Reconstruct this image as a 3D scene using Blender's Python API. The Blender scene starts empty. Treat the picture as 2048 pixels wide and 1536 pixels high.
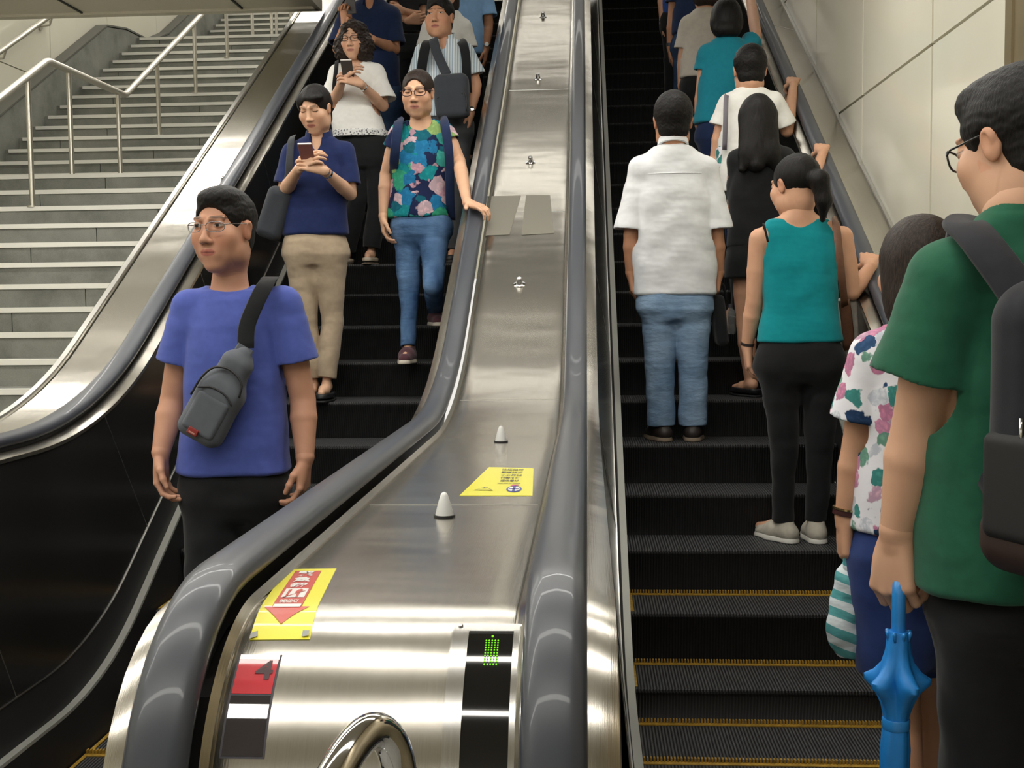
import bpy, math, random
import numpy as np
from mathutils import Vector, Matrix
PI = math.pi
SC = bpy.context.scene
COL = SC.collection
random.seed(5)

# ------------------------------------------------------------------ camera
FPX = 2350.0
CAM_H = 1.52
CAM_ROT = Matrix.Rotation(math.radians(3.7), 3, 'Z') @ Matrix.Rotation(math.radians(86.0), 3, 'X') @ Matrix.Rotation(math.radians(-0.63), 3, 'Z')
cd = bpy.data.cameras.new('camera'); cam = bpy.data.objects.new('camera', cd); COL.objects.link(cam)
cd.sensor_width = 36.0; cd.lens = FPX / 2048 * 36; cd.clip_start = 0.05
cam.matrix_world = Matrix.Translation((0, 0, CAM_H)) @ CAM_ROT.to_4x4()
SC.camera = cam
# ------------------------------------------------------------------ view and ambient light
SC.view_settings.view_transform = 'Standard'; SC.view_settings.look = 'None'
SC.view_settings.gamma = 1.0; SC.view_settings.use_curve_mapping = False
SC.view_settings.exposure = 0.32
SC.render.film_transparent = False
SC.cycles.max_bounces = 6; SC.cycles.diffuse_bounces = 3; SC.cycles.glossy_bounces = 4; SC.cycles.transmission_bounces = 4
SC.cycles.caustics_reflective = False; SC.cycles.caustics_refractive = False
w = bpy.data.worlds.new('world'); SC.world = w; w.use_nodes = True
bg = w.node_tree.nodes['Background']; bg.inputs[0].default_value = (1.0, 0.97, 0.90, 1); bg.inputs[1].default_value = 0.72
LAMP_POWER = 18.0
FZ = -0.05                     # landing floor level

def area(name, loc, sx, sy, power, rot=(0, 0, 0), col=(1, 0.97, 0.9)):
    l = bpy.data.lights.new(name, 'AREA'); l.shape = 'RECTANGLE'; l.size = sx; l.size_y = sy; l.energy = power; l.color = col
    o = bpy.data.objects.new(name, l); o.location = loc; o.rotation_euler = rot; COL.objects.link(o); return o

# ------------------------------------------------------------------ geometry of the view: a photo pixel and a depth give a point
RM = np.array(CAM_ROT); CP = np.array([0, 0, CAM_H])
def at(px, py, y=None, x=None, z=None):
    r = RM @ np.array([(px-1024)/FPX, -(py-768)/FPX, -1.0])
    t = (y-CP[1])/r[1] if y is not None else ((x-CP[0])/r[0] if x is not None else (z-CP[2])/r[2])
    return CP+t*r

# ------------------------------------------------------------------ materials
MATS = {}
def nt(name):
    m = bpy.data.materials.new(name); m.use_nodes = True; t = m.node_tree; return m, t, t.nodes['Principled BSDF']
def setp(b, **k):
    for a, v in k.items():
        b.inputs[a.replace('_', ' ')].default_value = v
def rgb(c, g=True):
    if isinstance(c, str):
        c = [int(c[i:i+2], 16)/255 for i in (0, 2, 4)]
        c = [(v/12.92 if v < .04045 else ((v+.055)/1.055)**2.4) for v in c]
    return (c[0], c[1], c[2], 1)
def coords(t, kind='Object', scale=(1, 1, 1)):
    tc = t.nodes.new('ShaderNodeTexCoord'); mp = t.nodes.new('ShaderNodeMapping'); mp.inputs['Scale'].default_value = scale
    t.links.new(tc.outputs[kind], mp.inputs[0]); return mp.outputs[0]
def noise(t, vec, scale, detail=3, rough=.5):
    n = t.nodes.new('ShaderNodeTexNoise'); n.inputs['Scale'].default_value = scale; n.inputs['Detail'].default_value = detail
    n.inputs['Roughness'].default_value = rough; t.links.new(vec, n.inputs['Vector']); return n.outputs['Fac']
def ramp(t, fac, stops, interp='LINEAR'):
    r = t.nodes.new('ShaderNodeValToRGB'); r.color_ramp.interpolation = interp
    e = r.color_ramp.elements
    while len(e) < len(stops): e.new(.5)
    for i, (p, c) in enumerate(stops):
        e[i].position = p; e[i].color = rgb(c)
    t.links.new(fac, r.inputs[0]); return r.outputs[0]
def bump(t, b, h, strength=.3, dist=.01, prev=None):
    n = t.nodes.new('ShaderNodeBump'); n.inputs['Strength'].default_value = strength; n.inputs['Distance'].default_value = dist
    t.links.new(h, n.inputs['Height'])
    if prev is not None: t.links.new(prev, n.inputs['Normal'])
    t.links.new(n.outputs[0], b.inputs['Normal']); return n.outputs[0]
def mixc(t, fac, a, b):
    n = t.nodes.new('ShaderNodeMix'); n.data_type = 'RGBA'
    if isinstance(fac, float): n.inputs[0].default_value = fac
    else: t.links.new(fac, n.inputs[0])
    for i, v in ((6, a), (7, b)):
        if isinstance(v, (str, tuple, list)): n.inputs[i].default_value = rgb(v)
        else: t.links.new(v, n.inputs[i])
    return n.outputs[2]
def plain(name, c, rough=.6, metal=0.0, nz=0.0, nscale=60, spec=.5, coat=0.0, bmp=0.0):
    if name in MATS: return MATS[name]
    m, t, b = nt(name); setp(b, Base_Color=rgb(c), Roughness=rough, Metallic=metal, Specular_IOR_Level=spec, Coat_Weight=coat)
    v = coords(t); n = noise(t, v, nscale)
    if nz:
        cc = np.array(rgb(c)[:3]); t.links.new(ramp(t, n, [(.3, tuple(cc*(1-nz))), (.7, tuple(np.minimum(cc*(1+nz), 1)))]), b.inputs['Base Color'])
    if bmp: bump(t, b, n, bmp, .004)
    MATS[name] = m; return m
def fabric(name, c, nz=.10, rough=.85, wr=.35, weave=.15):
    """cloth: soft tonal drift, a fine weave and shallow creases as relief"""
    if name in MATS: return MATS[name]
    m, t, b = nt(name); setp(b, Roughness=rough, Specular_IOR_Level=.2)
    cc = np.array(rgb(c)[:3]); v = coords(t)
    n1 = noise(t, v, 40, 4)
    t.links.new(ramp(t, n1, [(.3, tuple(cc*(1-nz))), (.7, tuple(np.minimum(cc*(1+nz), 1)))]), b.inputs['Base Color'])
    n2 = noise(t, coords(t, 'Object', (1, 1, 1.9)), 6, 2.2, .5)
    p = bump(t, b, n2, wr*.85, .024)
    n3 = noise(t, v, 700, 1); bump(t, b, n3, weave, .0008, p)
    b.inputs['Sheen Weight'].default_value = .15
    MATS[name] = m; return m
def steel(name, c=(.56, .53, .47), rough=.24, axis='X', dents=.0, streak=.25):
    """brushed stainless steel; the brushing runs along the escalator"""
    m, t, b = nt(name); setp(b, Base_Color=rgb(c), Metallic=1.0, Roughness=rough)
    v = coords(t, 'Object', (900, 6, 6) if axis == 'X' else (6, 6, 900))
    n = noise(t, v, 1.0, 2)
    t.links.new(ramp(t, n, [(.3, tuple(np.array(c)*.93)), (.7, tuple(np.minimum(np.array(c)*1.05, 1)))]), b.inputs['Base Color'])
    p = bump(t, b, n, streak, .0006)
    if dents:
        d = noise(t, coords(t, 'Object', (2.2, 5.5, 2.0)), 1.0, 2, .4); bump(t, b, d, dents, .03, p)
    MATS[name] = m; return m
M_STEEL = steel('brushed_steel', dents=.16, rough=.22)
M_CAP = plain('skirt_cap_grey', 'a9aaa2', rough=.45, metal=.25)
M_STEEL_T = steel('trim_steel', c=(.62, .61, .57), rough=.3)
M_STEEL_D = steel('side_steel', c=(.40, .38, .34), rough=.22)
M_CHROME = plain('chrome', (.75, .75, .76), rough=.06, metal=1)
M_POST = plain('satin_tube', (.60, .57, .50), rough=.32, metal=1)
M_DARKP = plain('dark_panel', (.045, .044, .042), rough=.2, metal=.6, spec=.6)
M_BLACK = plain('black_matt', (.012, .012, .013), rough=.55)
M_RUBBER = plain('handrail_rubber', (.050, .056, .070), rough=.36, spec=.55, coat=.12)
def M_cleat():
    m, t, b = nt('cleated_step'); setp(b, Roughness=.5, Specular_IOR_Level=.35)
    tc = t.nodes.new('ShaderNodeTexCoord'); sx = t.nodes.new('ShaderNodeSeparateXYZ'); t.links.new(tc.outputs['Object'], sx.inputs[0])
    mu = t.nodes.new('ShaderNodeMath'); mu.operation = 'MULTIPLY'; mu.inputs[1].default_value = 2*PI/.0115; t.links.new(sx.outputs[0], mu.inputs[0])
    si = t.nodes.new('ShaderNodeMath'); si.operation = 'SINE'; t.links.new(mu.outputs[0], si.inputs[0])
    a = t.nodes.new('ShaderNodeMath'); a.operation = 'MULTIPLY_ADD'; a.inputs[1].default_value = .5; a.inputs[2].default_value = .5; t.links.new(si.outputs[0], a.inputs[0])
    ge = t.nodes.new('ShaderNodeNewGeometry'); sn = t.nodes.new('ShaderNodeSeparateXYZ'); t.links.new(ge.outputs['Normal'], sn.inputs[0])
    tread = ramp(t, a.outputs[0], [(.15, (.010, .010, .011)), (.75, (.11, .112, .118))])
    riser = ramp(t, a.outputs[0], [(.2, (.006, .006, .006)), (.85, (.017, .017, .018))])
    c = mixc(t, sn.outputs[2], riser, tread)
    nz = noise(t, coords(t, 'Object', (3, 3, 3)), 6, 3)
    dm = ramp(t, nz, [(.3, (.65, .65, .65)), (.75, (1, 1, 1))])
    x = t.nodes.new('ShaderNodeMix'); x.data_type = 'RGBA'; x.blend_type = 'MULTIPLY'; x.inputs[0].default_value = 1
    t.links.new(c, x.inputs[6]); t.links.new(dm, x.inputs[7]); t.links.new(x.outputs[2], b.inputs['Base Color'])
    bump(t, b, a.outputs[0], .6, .004)
    return m
M_CLEAT = M_cleat()
M_YEL = plain('yellow_line', (.42, .25, .03), rough=.6, nz=.3)
def M_stone():
    m, t, b = nt('grey_granite'); setp(b, Roughness=.6)
    v = coords(t); n = noise(t, v, 2.6, 8, .65); n2 = noise(t, v, 120, 3)
    a = ramp(t, n, [(.25, '62635c'), (.5, '85867e'), (.8, '9b9b92')])
    s = ramp(t, n2, [(.35, (.75, .75, .75)), (.6, (1, 1, 1))])
    x = t.nodes.new('ShaderNodeMix'); x.data_type = 'RGBA'; x.blend_type = 'MULTIPLY'; x.inputs[0].default_value = .5
    t.links.new(a, x.inputs[6]); t.links.new(s, x.inputs[7]); t.links.new(x.outputs[2], b.inputs['Base Color']); return m
M_STONE = M_stone()
M_NOSE = plain('nosing_metal', 'efede4', rough=.5, metal=.05)
def M_panel():
    m, t, b = nt('cream_wall_panel'); setp(b, Roughness=.22, Specular_IOR_Level=.5, Coat_Weight=.25)
    n = noise(t, coords(t), 1.5, 2); t.links.new(ramp(t, n, [(.3, 'ece8d4'), (.7, 'f2eedc')]), b.inputs['Base Color'])
    w = noise(t, coords(t), 3, 1); bump(t, b, w, .05, .02); return m
M_PANEL = M_panel()
M_JOINT = plain('dark_joint', (.04, .04, .035), rough=.8)
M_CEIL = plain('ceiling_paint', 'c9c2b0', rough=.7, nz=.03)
M_BRONZE = plain('bronze_panel', '8f8266', rough=.35, metal=.4, nz=.08, nscale=4)
M_FLOOR = plain('floor_stone', '8f8d86', rough=.35, nz=.1, nscale=8)
def emis(name, c, s):
    m = bpy.data.materials.new(name); m.use_nodes = True; t = m.node_tree; t.nodes.clear()
    e = t.nodes.new('ShaderNodeEmission'); e.inputs[0].default_value = rgb(c); e.inputs[1].default_value = s
    o = t.nodes.new('ShaderNodeOutputMaterial'); t.links.new(e.outputs[0], o.inputs[0]); return m
M_LAMP = emis('lamp_glow', (1, .97, .90), LAMP_POWER)
M_LAMP2 = emis('upper_lamp_glow', (1, .97, .90), LAMP_POWER*.30)
M_LED = emis('green_led', (.25, 1, .02), 1.0)

# ------------------------------------------------------------------ object helpers
def props(o, label=None, cat=None, group=None, kind=None):
    if label: o['label'] = label
    if cat: o['category'] = cat
    if group: o['group'] = group
    if kind: o['kind'] = kind
    return o
def empty(name, loc=(0, 0, 0), label=None, cat=None, group=None):
    o = bpy.data.objects.new(name, None); o.empty_display_size = .1; COL.objects.link(o); o.location = loc
    return props(o, label, cat, group)
def mobj(name, V, F, mat, parent=None, smooth=False, label=None, sharp=None):
    me = bpy.data.meshes.new(name); V = np.asarray(V, dtype=np.float32)
    off = np.array(parent.location if parent is not None and parent.type == 'EMPTY' else (0, 0, 0), dtype=np.float32)
    p = parent
    if parent is not None and parent.type != 'EMPTY' and parent.parent is not None: off = np.array(parent.parent.location, dtype=np.float32)
    me.from_pydata((V-off).tolist(), [], F if isinstance(F, list) else F.tolist())
    me.materials.append(mat)
    if smooth:
        me.polygons.foreach_set('use_smooth', [True]*len(me.polygons))
        if sharp: me.set_sharp_from_angle(angle=math.radians(sharp))
    me.update()
    o = bpy.data.objects.new(name, me); COL.objects.link(o)
    if parent is not None: o.parent = parent
    if label: o['label'] = label
    return o
class MB:
    def __init__(s): s.v = []; s.f = []
    def add(s, V, F):
        n = len(s.v); s.v += [tuple(p) for p in V]; s.f += [[i+n for i in f] for f in F]; return s
    def box(s, x0, x1, y0, y1, z0, z1):
        V = [(x, y, z) for x in (x0, x1) for y in (y0, y1) for z in (z0, z1)]
        return s.add(V, [[0, 1, 3, 2], [4, 6, 7, 5], [0, 4, 5, 1], [2, 3, 7, 6], [0, 2, 6, 4], [1, 5, 7, 3]])
    def prism_x(s, poly, x0, x1):
        """poly: list of (y,z), extruded along X"""
        n = len(poly); V = [(x0, y, z) for y, z in poly]+[(x1, y, z) for y, z in poly]
        F = [list(range(n))[::-1], [i+n for i in range(n)]]+[[i, (i+1) % n, (i+1) % n+n, i+n] for i in range(n)]
        return s.add(V, F)
    def tube(s, pts, r, seg=12, caps=True):
        pts = [Vector(p) for p in pts]; rs = r if isinstance(r, (list, tuple)) else [r]*len(pts)
        V = []; up = None
        for i, p in enumerate(pts):
            t = (pts[min(i+1, len(pts)-1)]-pts[max(i-1, 0)]).normalized()
            if up is None: up = t.orthogonal().normalized()
            up = (up-t*up.dot(t)).normalized(); b = t.cross(up)
            V += [tuple(p+(up*math.cos(2*PI*k/seg)+b*math.sin(2*PI*k/seg))*rs[i]) for k in range(seg)]
        F = [[i*seg+k, i*seg+(k+1) % seg, (i+1)*seg+(k+1) % seg, (i+1)*seg+k] for i in range(len(pts)-1) for k in range(seg)]
        if caps: F += [list(range(seg))[::-1], [(len(pts)-1)*seg+k for k in range(seg)]]
        return s.add(V, F)
    def ribbon(s, pts, nrm, wd, th):
        """flat strap through pts, facing nrm (one or per point)"""
        pts = [Vector(p) for p in pts]; V = []
        for i, p in enumerate(pts):
            t = (pts[min(i+1, len(pts)-1)]-pts[max(i-1, 0)]).normalized()
            n = Vector(nrm[i]) if isinstance(nrm[0], (list, tuple)) else Vector(nrm)
            n = (n-t*n.dot(t)).normalized(); b = t.cross(n)
            ww = wd[i] if isinstance(wd, (list, tuple)) else wd
            V += [tuple(p+b*ww/2*u+n*th*v) for u, v in ((-1, 0), (-.86, .8), (.86, .8), (1, 0), (.86, -.3), (-.86, -.3))]
        m = 6
        F = [[i*m+k, i*m+(k+1) % m, (i+1)*m+(k+1) % m, (i+1)*m+k] for i in range(len(pts)-1) for k in range(m)]
        F += [list(range(m))[::-1], [(len(pts)-1)*m+k for k in range(m)]]
        return s.add(V, F)
    def lathe(s, prof, c, ax=(0, 0, 1), seg=24):
        ax = Vector(ax).normalized(); u = ax.orthogonal().normalized(); v = ax.cross(u); c = Vector(c)
        V = [tuple(c+ax*h+(u*math.cos(2*PI*k/seg)+v*math.sin(2*PI*k/seg))*max(r, 1e-4)) for r, h in prof for k in range(seg)]
        F = [[i*seg+k, i*seg+(k+1) % seg, (i+1)*seg+(k+1) % seg, (i+1)*seg+k] for i in range(len(prof)-1) for k in range(seg)]
        F += [list(range(seg))[::-1], [(len(prof)-1)*seg+k for k in range(seg)]]
        return s.add(V, F)
    def obj(s, name, mat, parent=None, smooth=False, label=None, sharp=None): return mobj(name, s.v, s.f, mat, parent, smooth, label, sharp)
def catmull(pts, n=6):
    pts = [np.array(p, float) for p in pts]; P = [2*pts[0]-pts[1]]+pts+[2*pts[-1]-pts[-2]]; out = []
    for i in range(1, len(P)-2):
        for k in range(n):
            t = k/n; a, b, c, d = P[i-1:i+3]
            out.append(.5*((2*b)+(-a+c)*t+(2*a-5*b+4*c-d)*t*t+(-a+3*b-3*c+d)*t**3))
    out.append(pts[-1]); return out
# ================================================================== STRUCTURE
S30 = math.tan(math.radians(30))
mb = MB()
mb.box(-5.9, 1.52, -3.5, 3.30, FZ-.2, FZ)
mb.box(-5.9, -1.84, 3.3, 4.75, FZ-.2, FZ)
props(mb.obj('floor', M_FLOOR), kind='structure')
mb = MB(); mb.box(-6.0, 1.48, -3.5, 6.0, 3.72, 3.9); mb.box(-6.0, -1.98, 6.0, 8.84, 3.72, 3.9); mb.box(-6.0, -1.98, 8.76, 8.84, 3.70, 4.9); mb.box(-2.0, -1.96, 6.0, 8.84, 3.70, 6.2)
props(mb.obj('ceiling', M_CEIL), kind='structure')
mb = MB()
for xx in (-5.0, -3.77, -2.55): mb.box(xx, xx+.014, 4.6, 8.75, 3.708, 3.7195)
props(mb.obj('trim_1', M_JOINT), kind='structure')
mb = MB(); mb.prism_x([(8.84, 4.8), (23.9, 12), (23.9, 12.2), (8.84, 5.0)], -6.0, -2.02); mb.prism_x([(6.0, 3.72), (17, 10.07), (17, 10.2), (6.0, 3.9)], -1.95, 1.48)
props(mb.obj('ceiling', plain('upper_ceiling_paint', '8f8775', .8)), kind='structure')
# right wall: cream panels separated by real gaps, backed by a dark sheet
mb = MB(); yj = [4.37, 5.29, 6.59, 7.90, 9.2, 10.5, 11.8, 13.1, 15, 17]
for a, b in zip(yj[:-1], yj[1:]):
    for z0, z1 in ((-.05, 2.608), (2.622, 3.74), (3.754, 8)):
        if z0 < 3.7 or a > 8.5 or True: mb.box(1.50, 1.54, a+.011, b-.011, z0, z1)
props(mb.obj('wall_right', M_PANEL), kind='structure')
mb = MB(); mb.box(1.545, 1.60, -3.5, 17, FZ, 10); props(mb.obj('wall_right', M_JOINT), kind='structure')
mb = MB(); mb.box(1.50, 1.54, -3.5, 4.30, FZ, 3.72); mb.box(1.49, 1.545, 4.30, 4.365, FZ, 3.72)
props(mb.obj('wall_right', M_BRONZE), kind='structure')
# left wall beyond the staircase
mb = MB(); yj = [-3.5, 1, 3.5, 5.9, 7.5, 8.9, 10.3, 11.45, 12.9, 14.5, 16.2, 18, 20, 24]
for a, b in zip(yj[:-1], yj[1:]):
    for z0, z1 in ((-.05, 4.0), (4.012, 9)): mb.box(-6.0, -5.92, a+.006, b-.006, z0, z1)
props(mb.obj('wall_left', M_PANEL), kind='structure')
mb = MB(); mb.box(-6.1, -6.0, -3.5, 24, FZ, 12); props(mb.obj('wall_left', M_JOINT), kind='structure')
mb = MB(); mb.box(-6.1, 1.6, 24, 24.1, 2, 13); props(mb.obj('wall_far', M_PANEL), kind='structure')
mb = MB(); mb.box(-6.1, 1.6, -3.6, -3.5, FZ, 2.2); props(mb.obj('wall_back', M_PANEL), kind='structure')

# ceiling lamps: continuous rows of tubes across the hall
def lamp(x0, x1, y, z, label, mat=None):
    r = empty('ceiling_lamp', ((x0+x1)/2, y, z), label, 'lamp', 'rows of ceiling tube lamps')
    mb = MB(); mb.box(x0, x1, y-.12, y+.12, z-.02, z+.03); h = mb.obj('housing', plain('lamp_housing', 'e6e2d8', .4), r)
    mb = MB(); mb.box(x0+.03, x1-.03, y-.075, y+.075, z-.034, z-.021); mb.obj('diffuser', mat or M_LAMP, r)
for i, yy in enumerate((.2, 2.0, 3.8, 5.6)):
    lamp(-5.2, 1.2, yy, 3.69, 'long white tube lamp across the ceiling above the escalators')
for i, yy in enumerate((10.2, 12.6, 15.0, 17.6, 20.2)):
    zz = 4.8+(yy-8.84)*(7.2/15.16)-.06
    lamp(-5.6, -2.1, yy, zz, 'long white tube lamp on the sloping ceiling over the stairs')
lamp(-5.2, -2.1, 7.4, 3.69, 'long white tube lamp across the ceiling above the escalators')
for yy in (8.2, 11.4): lamp(-1.9, 1.3, yy, 3.72+(yy-6)*S30-.10, 'long white tube lamp on the sloping ceiling over the escalators', M_LAMP2)

# ================================================================== STAIRCASE
st = empty('staircase', (-4, 4.7, FZ), 'broad grey granite staircase with pale metal nosings left of the escalators', 'stairs')
X0, X1 = -5.80, -2.18
nos = []
for n in range(-14, 3): nos.append((9.0+.30*n, 2.30+.157*n))
for n in range(15): nos.append((10.9+.30*n, 2.771+.157*n))
for n in range(22): nos.append((16.9+.28*n, 5.12+.15*n))
for i, (y, z) in enumerate(nos):
    yb = nos[i+1][0]+.03 if i+1 < len(nos) else y+.6
    zb = (nos[i-1][1]-.02) if i else FZ-.1
    mb = MB(); js = sorted([X0, X1] + [x for x in (X0+.05+((i*.37) % 1.4)+k*1.45 for k in range(3)) if X0+.2 < x < X1-.2])
    for a, b in zip(js[:-1], js[1:]):
        mb.box(a+.003, b-.003, y, yb, zb, z)
    s = mb.obj('stair_step', M_STONE, st)
    mb = MB(); mb.box(X0+.06, X1, y-.012, y+.035, z-.030, z+.004); mb.obj('nosing_strip', M_NOSE, s)
# stone kerb against the left wall, rising with the flights
k1 = [(4.4, FZ-.1), (4.4, .45), (4.75, .55), (8.9, 2.72), (9.55, 3.02), (11.2, 3.38)]
ku = [(4.4, .50), (14.15, 4.92+.16), (14.9, 4.97+.12), (16.0, 5.12), (16.4, 5.42), (24, 9.5)]
mb = MB(); mb.prism_x([(4.4, FZ-.1)]+[(4.4, .52), (9.3, 2.92), (9.8, 2.98), (10.7, 3.0), (14.15, 4.89), (14.75, 4.99), (15.6, 5.02), (16.3, 5.28), (23.8, 9.3), (23.8, 3), (16, 3)], -5.915, -5.78)
mb.obj('kerb', M_STONE, st)
mb = MB(); mb.prism_x([(4.4, .53), (9.3, 2.93), (9.8, 2.99), (10.7, 3.01), (14.15, 4.90), (14.75, 5.0), (15.6, 5.03), (16.3, 5.29), (23.8, 9.31), (23.8, 9.33), (16.3, 5.31), (15.6, 5.05), (14.75, 5.02), (14.15, 4.92), (10.7, 3.03), (9.8, 3.01), (9.3, 2.95), (4.4, .55)], -5.915, -5.77)
mb.obj('kerb_edge', plain('kerb_edge_dark', (.12, .12, .10), .6), st)
# handrail in the middle of the stairs
hr = empty('stair_handrail', (-4.33, 9, 2.3), 'satin steel tube handrail bending over the stair landing on slim posts', 'handrail')
pth = [(-4.33, 4.8, 1.02), (-4.33, 9.37, 3.50), (-4.33, 10.97, 3.50), (-4.33, 15.2, 5.86), (-4.33, 16.8, 5.86), (-4.33, 22, 8.6)]
mb = MB(); P = [Vector(p) for p in pth]; pts = []
for i, p in enumerate(P):
    if 0 < i < len(P)-1: pts += [p.lerp(P[i-1], .035/(p-P[i-1]).length), p.lerp(P[i+1], .035/(p-P[i+1]).length)]
    else: pts.append(p)
mb.tube(pts, .030, 14); mb.obj('rail_tube', M_POST, hr, True, sharp=40)
def railz(y):
    for (a, b) in zip(P[:-1], P[1:]):
        if a.y <= y <= b.y: return a.z+(b.z-a.z)*(y-a.y)/(b.y-a.y)
def stairz(y):
    z = FZ
    for a, b in nos:
        if a <= y+1e-4: z = b
    return z
for y in (5.3, 7.2, 9.02, 9.76, 10.80, 11.84, 13.02, 14.22, 15.35, 16.3, 17.4):
    mb = MB(); mb.tube([(-4.33, y, stairz(y)), (-4.33, y, railz(y)-.01)], .021, 12); mb.tube([(-4.33, y, stairz(y)), (-4.33, y, stairz(y)+.012)], .045, 14)
    mb.obj('post', M_POST, hr, True, sharp=40)
hr2 = empty('landing_railing', (-3.4, 15.3, 4.97), 'row of slim steel posts with a level rail on the upper landing', 'railing')
for xx in (-4.0, -3.66, -3.30, -2.94, -2.6):
    mb = MB(); mb.tube([(xx, 15.3, 4.968), (xx, 15.3, 5.86)], .018, 10); mb.obj('post', M_POST, hr2, True, sharp=40)
mb = MB(); mb.tube([(-4.1, 15.3, 5.88), (-2.3, 15.3, 5.88)], .026, 12); mb.obj('rail_tube', M_POST, hr2, True, sharp=40)
hw = empty('wall_handrail', (-5.80, 9, 3.3), 'steel tube handrail on brackets along the cream left wall', 'handrail')
q = [tuple(at(-120, 175, x=-5.78)), tuple(at(0, 103, x=-5.78)), tuple(at(108, 26, x=-5.78))]
mb = MB(); mb.tube(q+[(q[2][0]-.01, q[2][1]+.04, q[2][2]+.01), (q[2][0]-.1, q[2][1]+.05, q[2][2]-.0)], .028, 12); mb.obj('rail_tube', M_POST, hw, True, sharp=50)
for px, py in ((104, 33), (12, 98)):
    p = at(px, py, x=-5.78); mb = MB(); mb.tube([(p[0], p[1], p[2]-.01), (p[0]-.03, p[1], p[2]-.09), (p[0]-.13, p[1], p[2]-.10)], .012, 8); mb.lathe([(.045, 0), (.045, .01)], (p[0]-.135, p[1], p[2]-.10), (1, 0, 0), 16)
    mb.obj('bracket', M_POST, hw, True, sharp=50)

# ================================================================== ESCALATOR PATHS
YT = 12.6
def fillet(flat, k, R, y0, y1=YT, step=.12):
    """side path: level at z=flat up to a 30 degree incline z=k+S30*y, joined by an arc of radius R; list of (y,z,ny,nz)"""
    yk = (flat-k)/S30; T = R*math.tan(math.radians(15)); out = []
    ya = yk-T; yb = yk+T*math.cos(math.radians(30))
    y = y0
    while y < ya-1e-6: out.append((y, flat, 0, 1)); y += step
    for i in range(13):
        a = math.radians(30)*i/12; out.append((ya+R*math.sin(a), flat+R*(1-math.cos(a)), -math.sin(a), math.cos(a)))
    y = yb+step
    while y < y1: out.append((y, k+S30*y, -.5, .866)); y += step*2
    out.append((y1, k+S30*y1, -.5, .866)); return out
NC = (1.69, .80)
def rail_path(flat, k, newel=True, y0=1.69, R=2.2):
    out = fillet(flat, k, R, y0)
    if newel:
        r = flat-NC[1]; arc = []
        for i in range(0, 19):
            a = math.radians(-165+i*165/18); arc.append((NC[0]+r*math.sin(a), NC[1]+r*math.cos(a), math.sin(a), math.cos(a)))
        out = arc[:-1]+out
    return out
def sweep(path, sec, cx, closed=True, close_ends=True):
    """sec: list of (dx, dn): across and along the path normal"""
    V = []; n = len(sec); F = []
    for y, z, ny, nz in path:
        V += [(cx+dx, y+ny*dn, z+nz*dn) for dx, dn in sec]
    m = len(path)
    for i in range(m-1):
        for k in range(n if closed else n-1): F.append([i*n+k, (i+1)*n+k, (i+1)*n+(k+1) % n, i*n+(k+1) % n])
    if closed and close_ends: F += [list(range(n)), [(m-1)*n+k for k in range(n)][::-1]]
    return MB().add(V, F)
RAIL_SEC = [(-.028, -.030), (-.040, -.020), (-.042, -.008), (-.034, .005), (-.020, .010), (0, .012), (.020, .010), (.034, .005), (.042, -.008), (.040, -.020), (.028, -.030)]
def samey(pa, pb, xa, xb, th=.012):
    """ruled panel between two side paths, sampled at common y"""
    ys = sorted(set([round(p[0], 4) for p in pa]+[round(p[0], 4) for p in pb]))
    lo = max(pa[0][0], pb[0][0]); hi = min(pa[-1][0], pb[-1][0]); ys = [y for y in ys if lo <= y <= hi]
    za = np.interp(ys, [p[0] for p in pa], [p[1] for p in pa]); zb = np.interp(ys, [p[0] for p in pb], [p[1] for p in pb])
    s = th if xb < xa else -th
    V = []
    for y, a, b in zip(ys, za, zb): V += [(xa, y, a), (xb, y, b), (xb+s, y, b), (xa+s, y, a)]
    F = []
    for i in range(len(ys)-1):
        for k in range(4): F.append([i*4+k, (i+1)*4+k, (i+1)*4+(k+1) % 4, i*4+(k+1) % 4])
    return MB().add(V, F)
def shift(path, dz): return [(y, z+dz, a, b) for y, z, a, b in path]
CAP = fillet(.13, -2.26, 1.5, 1.42); CAPN = shift(CAP, .15)

def step_obj(n, x0, x1, parent, flatz):
    if n >= -1: z = .465+.185*n; y = 4.93+.3204*n
    elif n == -2: z = .080; y = 4.29
    else: z = flatz; y = 4.29+.37*(n+2)
    zl = (.465+.185*(n-1) if n > -1 else (.080 if n == -1 else flatz))-.05
    d = .335 if n >= -2 else .40
    if n == -2: d = .35
    if n <= -3: d = .365
    prof = [(y, z-.012), (y+.004, z), (y+d, z), (y+d, z-.08), (y+.12, min(zl, z-.10)), (y+.045, zl), (y+.012, z-.06), (y+.001, z-.022)]
    mb = MB(); mb.prism_x(prof[::-1], x0, x1); s = mb.obj('escalator_step', M_CLEAT, parent)
    if n <= -1:
        mb = MB(); yb = y+(.3204 if n >= -2 else .365)
        mb.box(x0, x1, yb-.026, yb-.002, z+.0005, z+.0035)
        k = 0; x = x0+.004
        nz2 = z+.016 if n < 3 else z+.01
        while x < x1-.006: mb.box(x, x+.0055, yb-.008, yb+.010, z+.001, nz2); x += .0115
        mb.box(x0, x0+.014, y+.03, yb-.026, z+.0005, z+.003); mb.box(x1-.014, x1, y+.03, yb-.026, z+.0005, z+.003)
        mb.obj('yellow_line', M_YEL, s)
    # bright worn tips along the nosing
    mb = MB(); x = x0+.004
    if n <= 4:
        while x < x1-.004: mb.box(x, x+.004, y-.0015, y+.006, z-.006, z+.0012); x += .0115
        mb.obj('nosing_tips', plain('worn_tip', (.14, .14, .14), .4, metal=.5), s)
    return s

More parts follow.
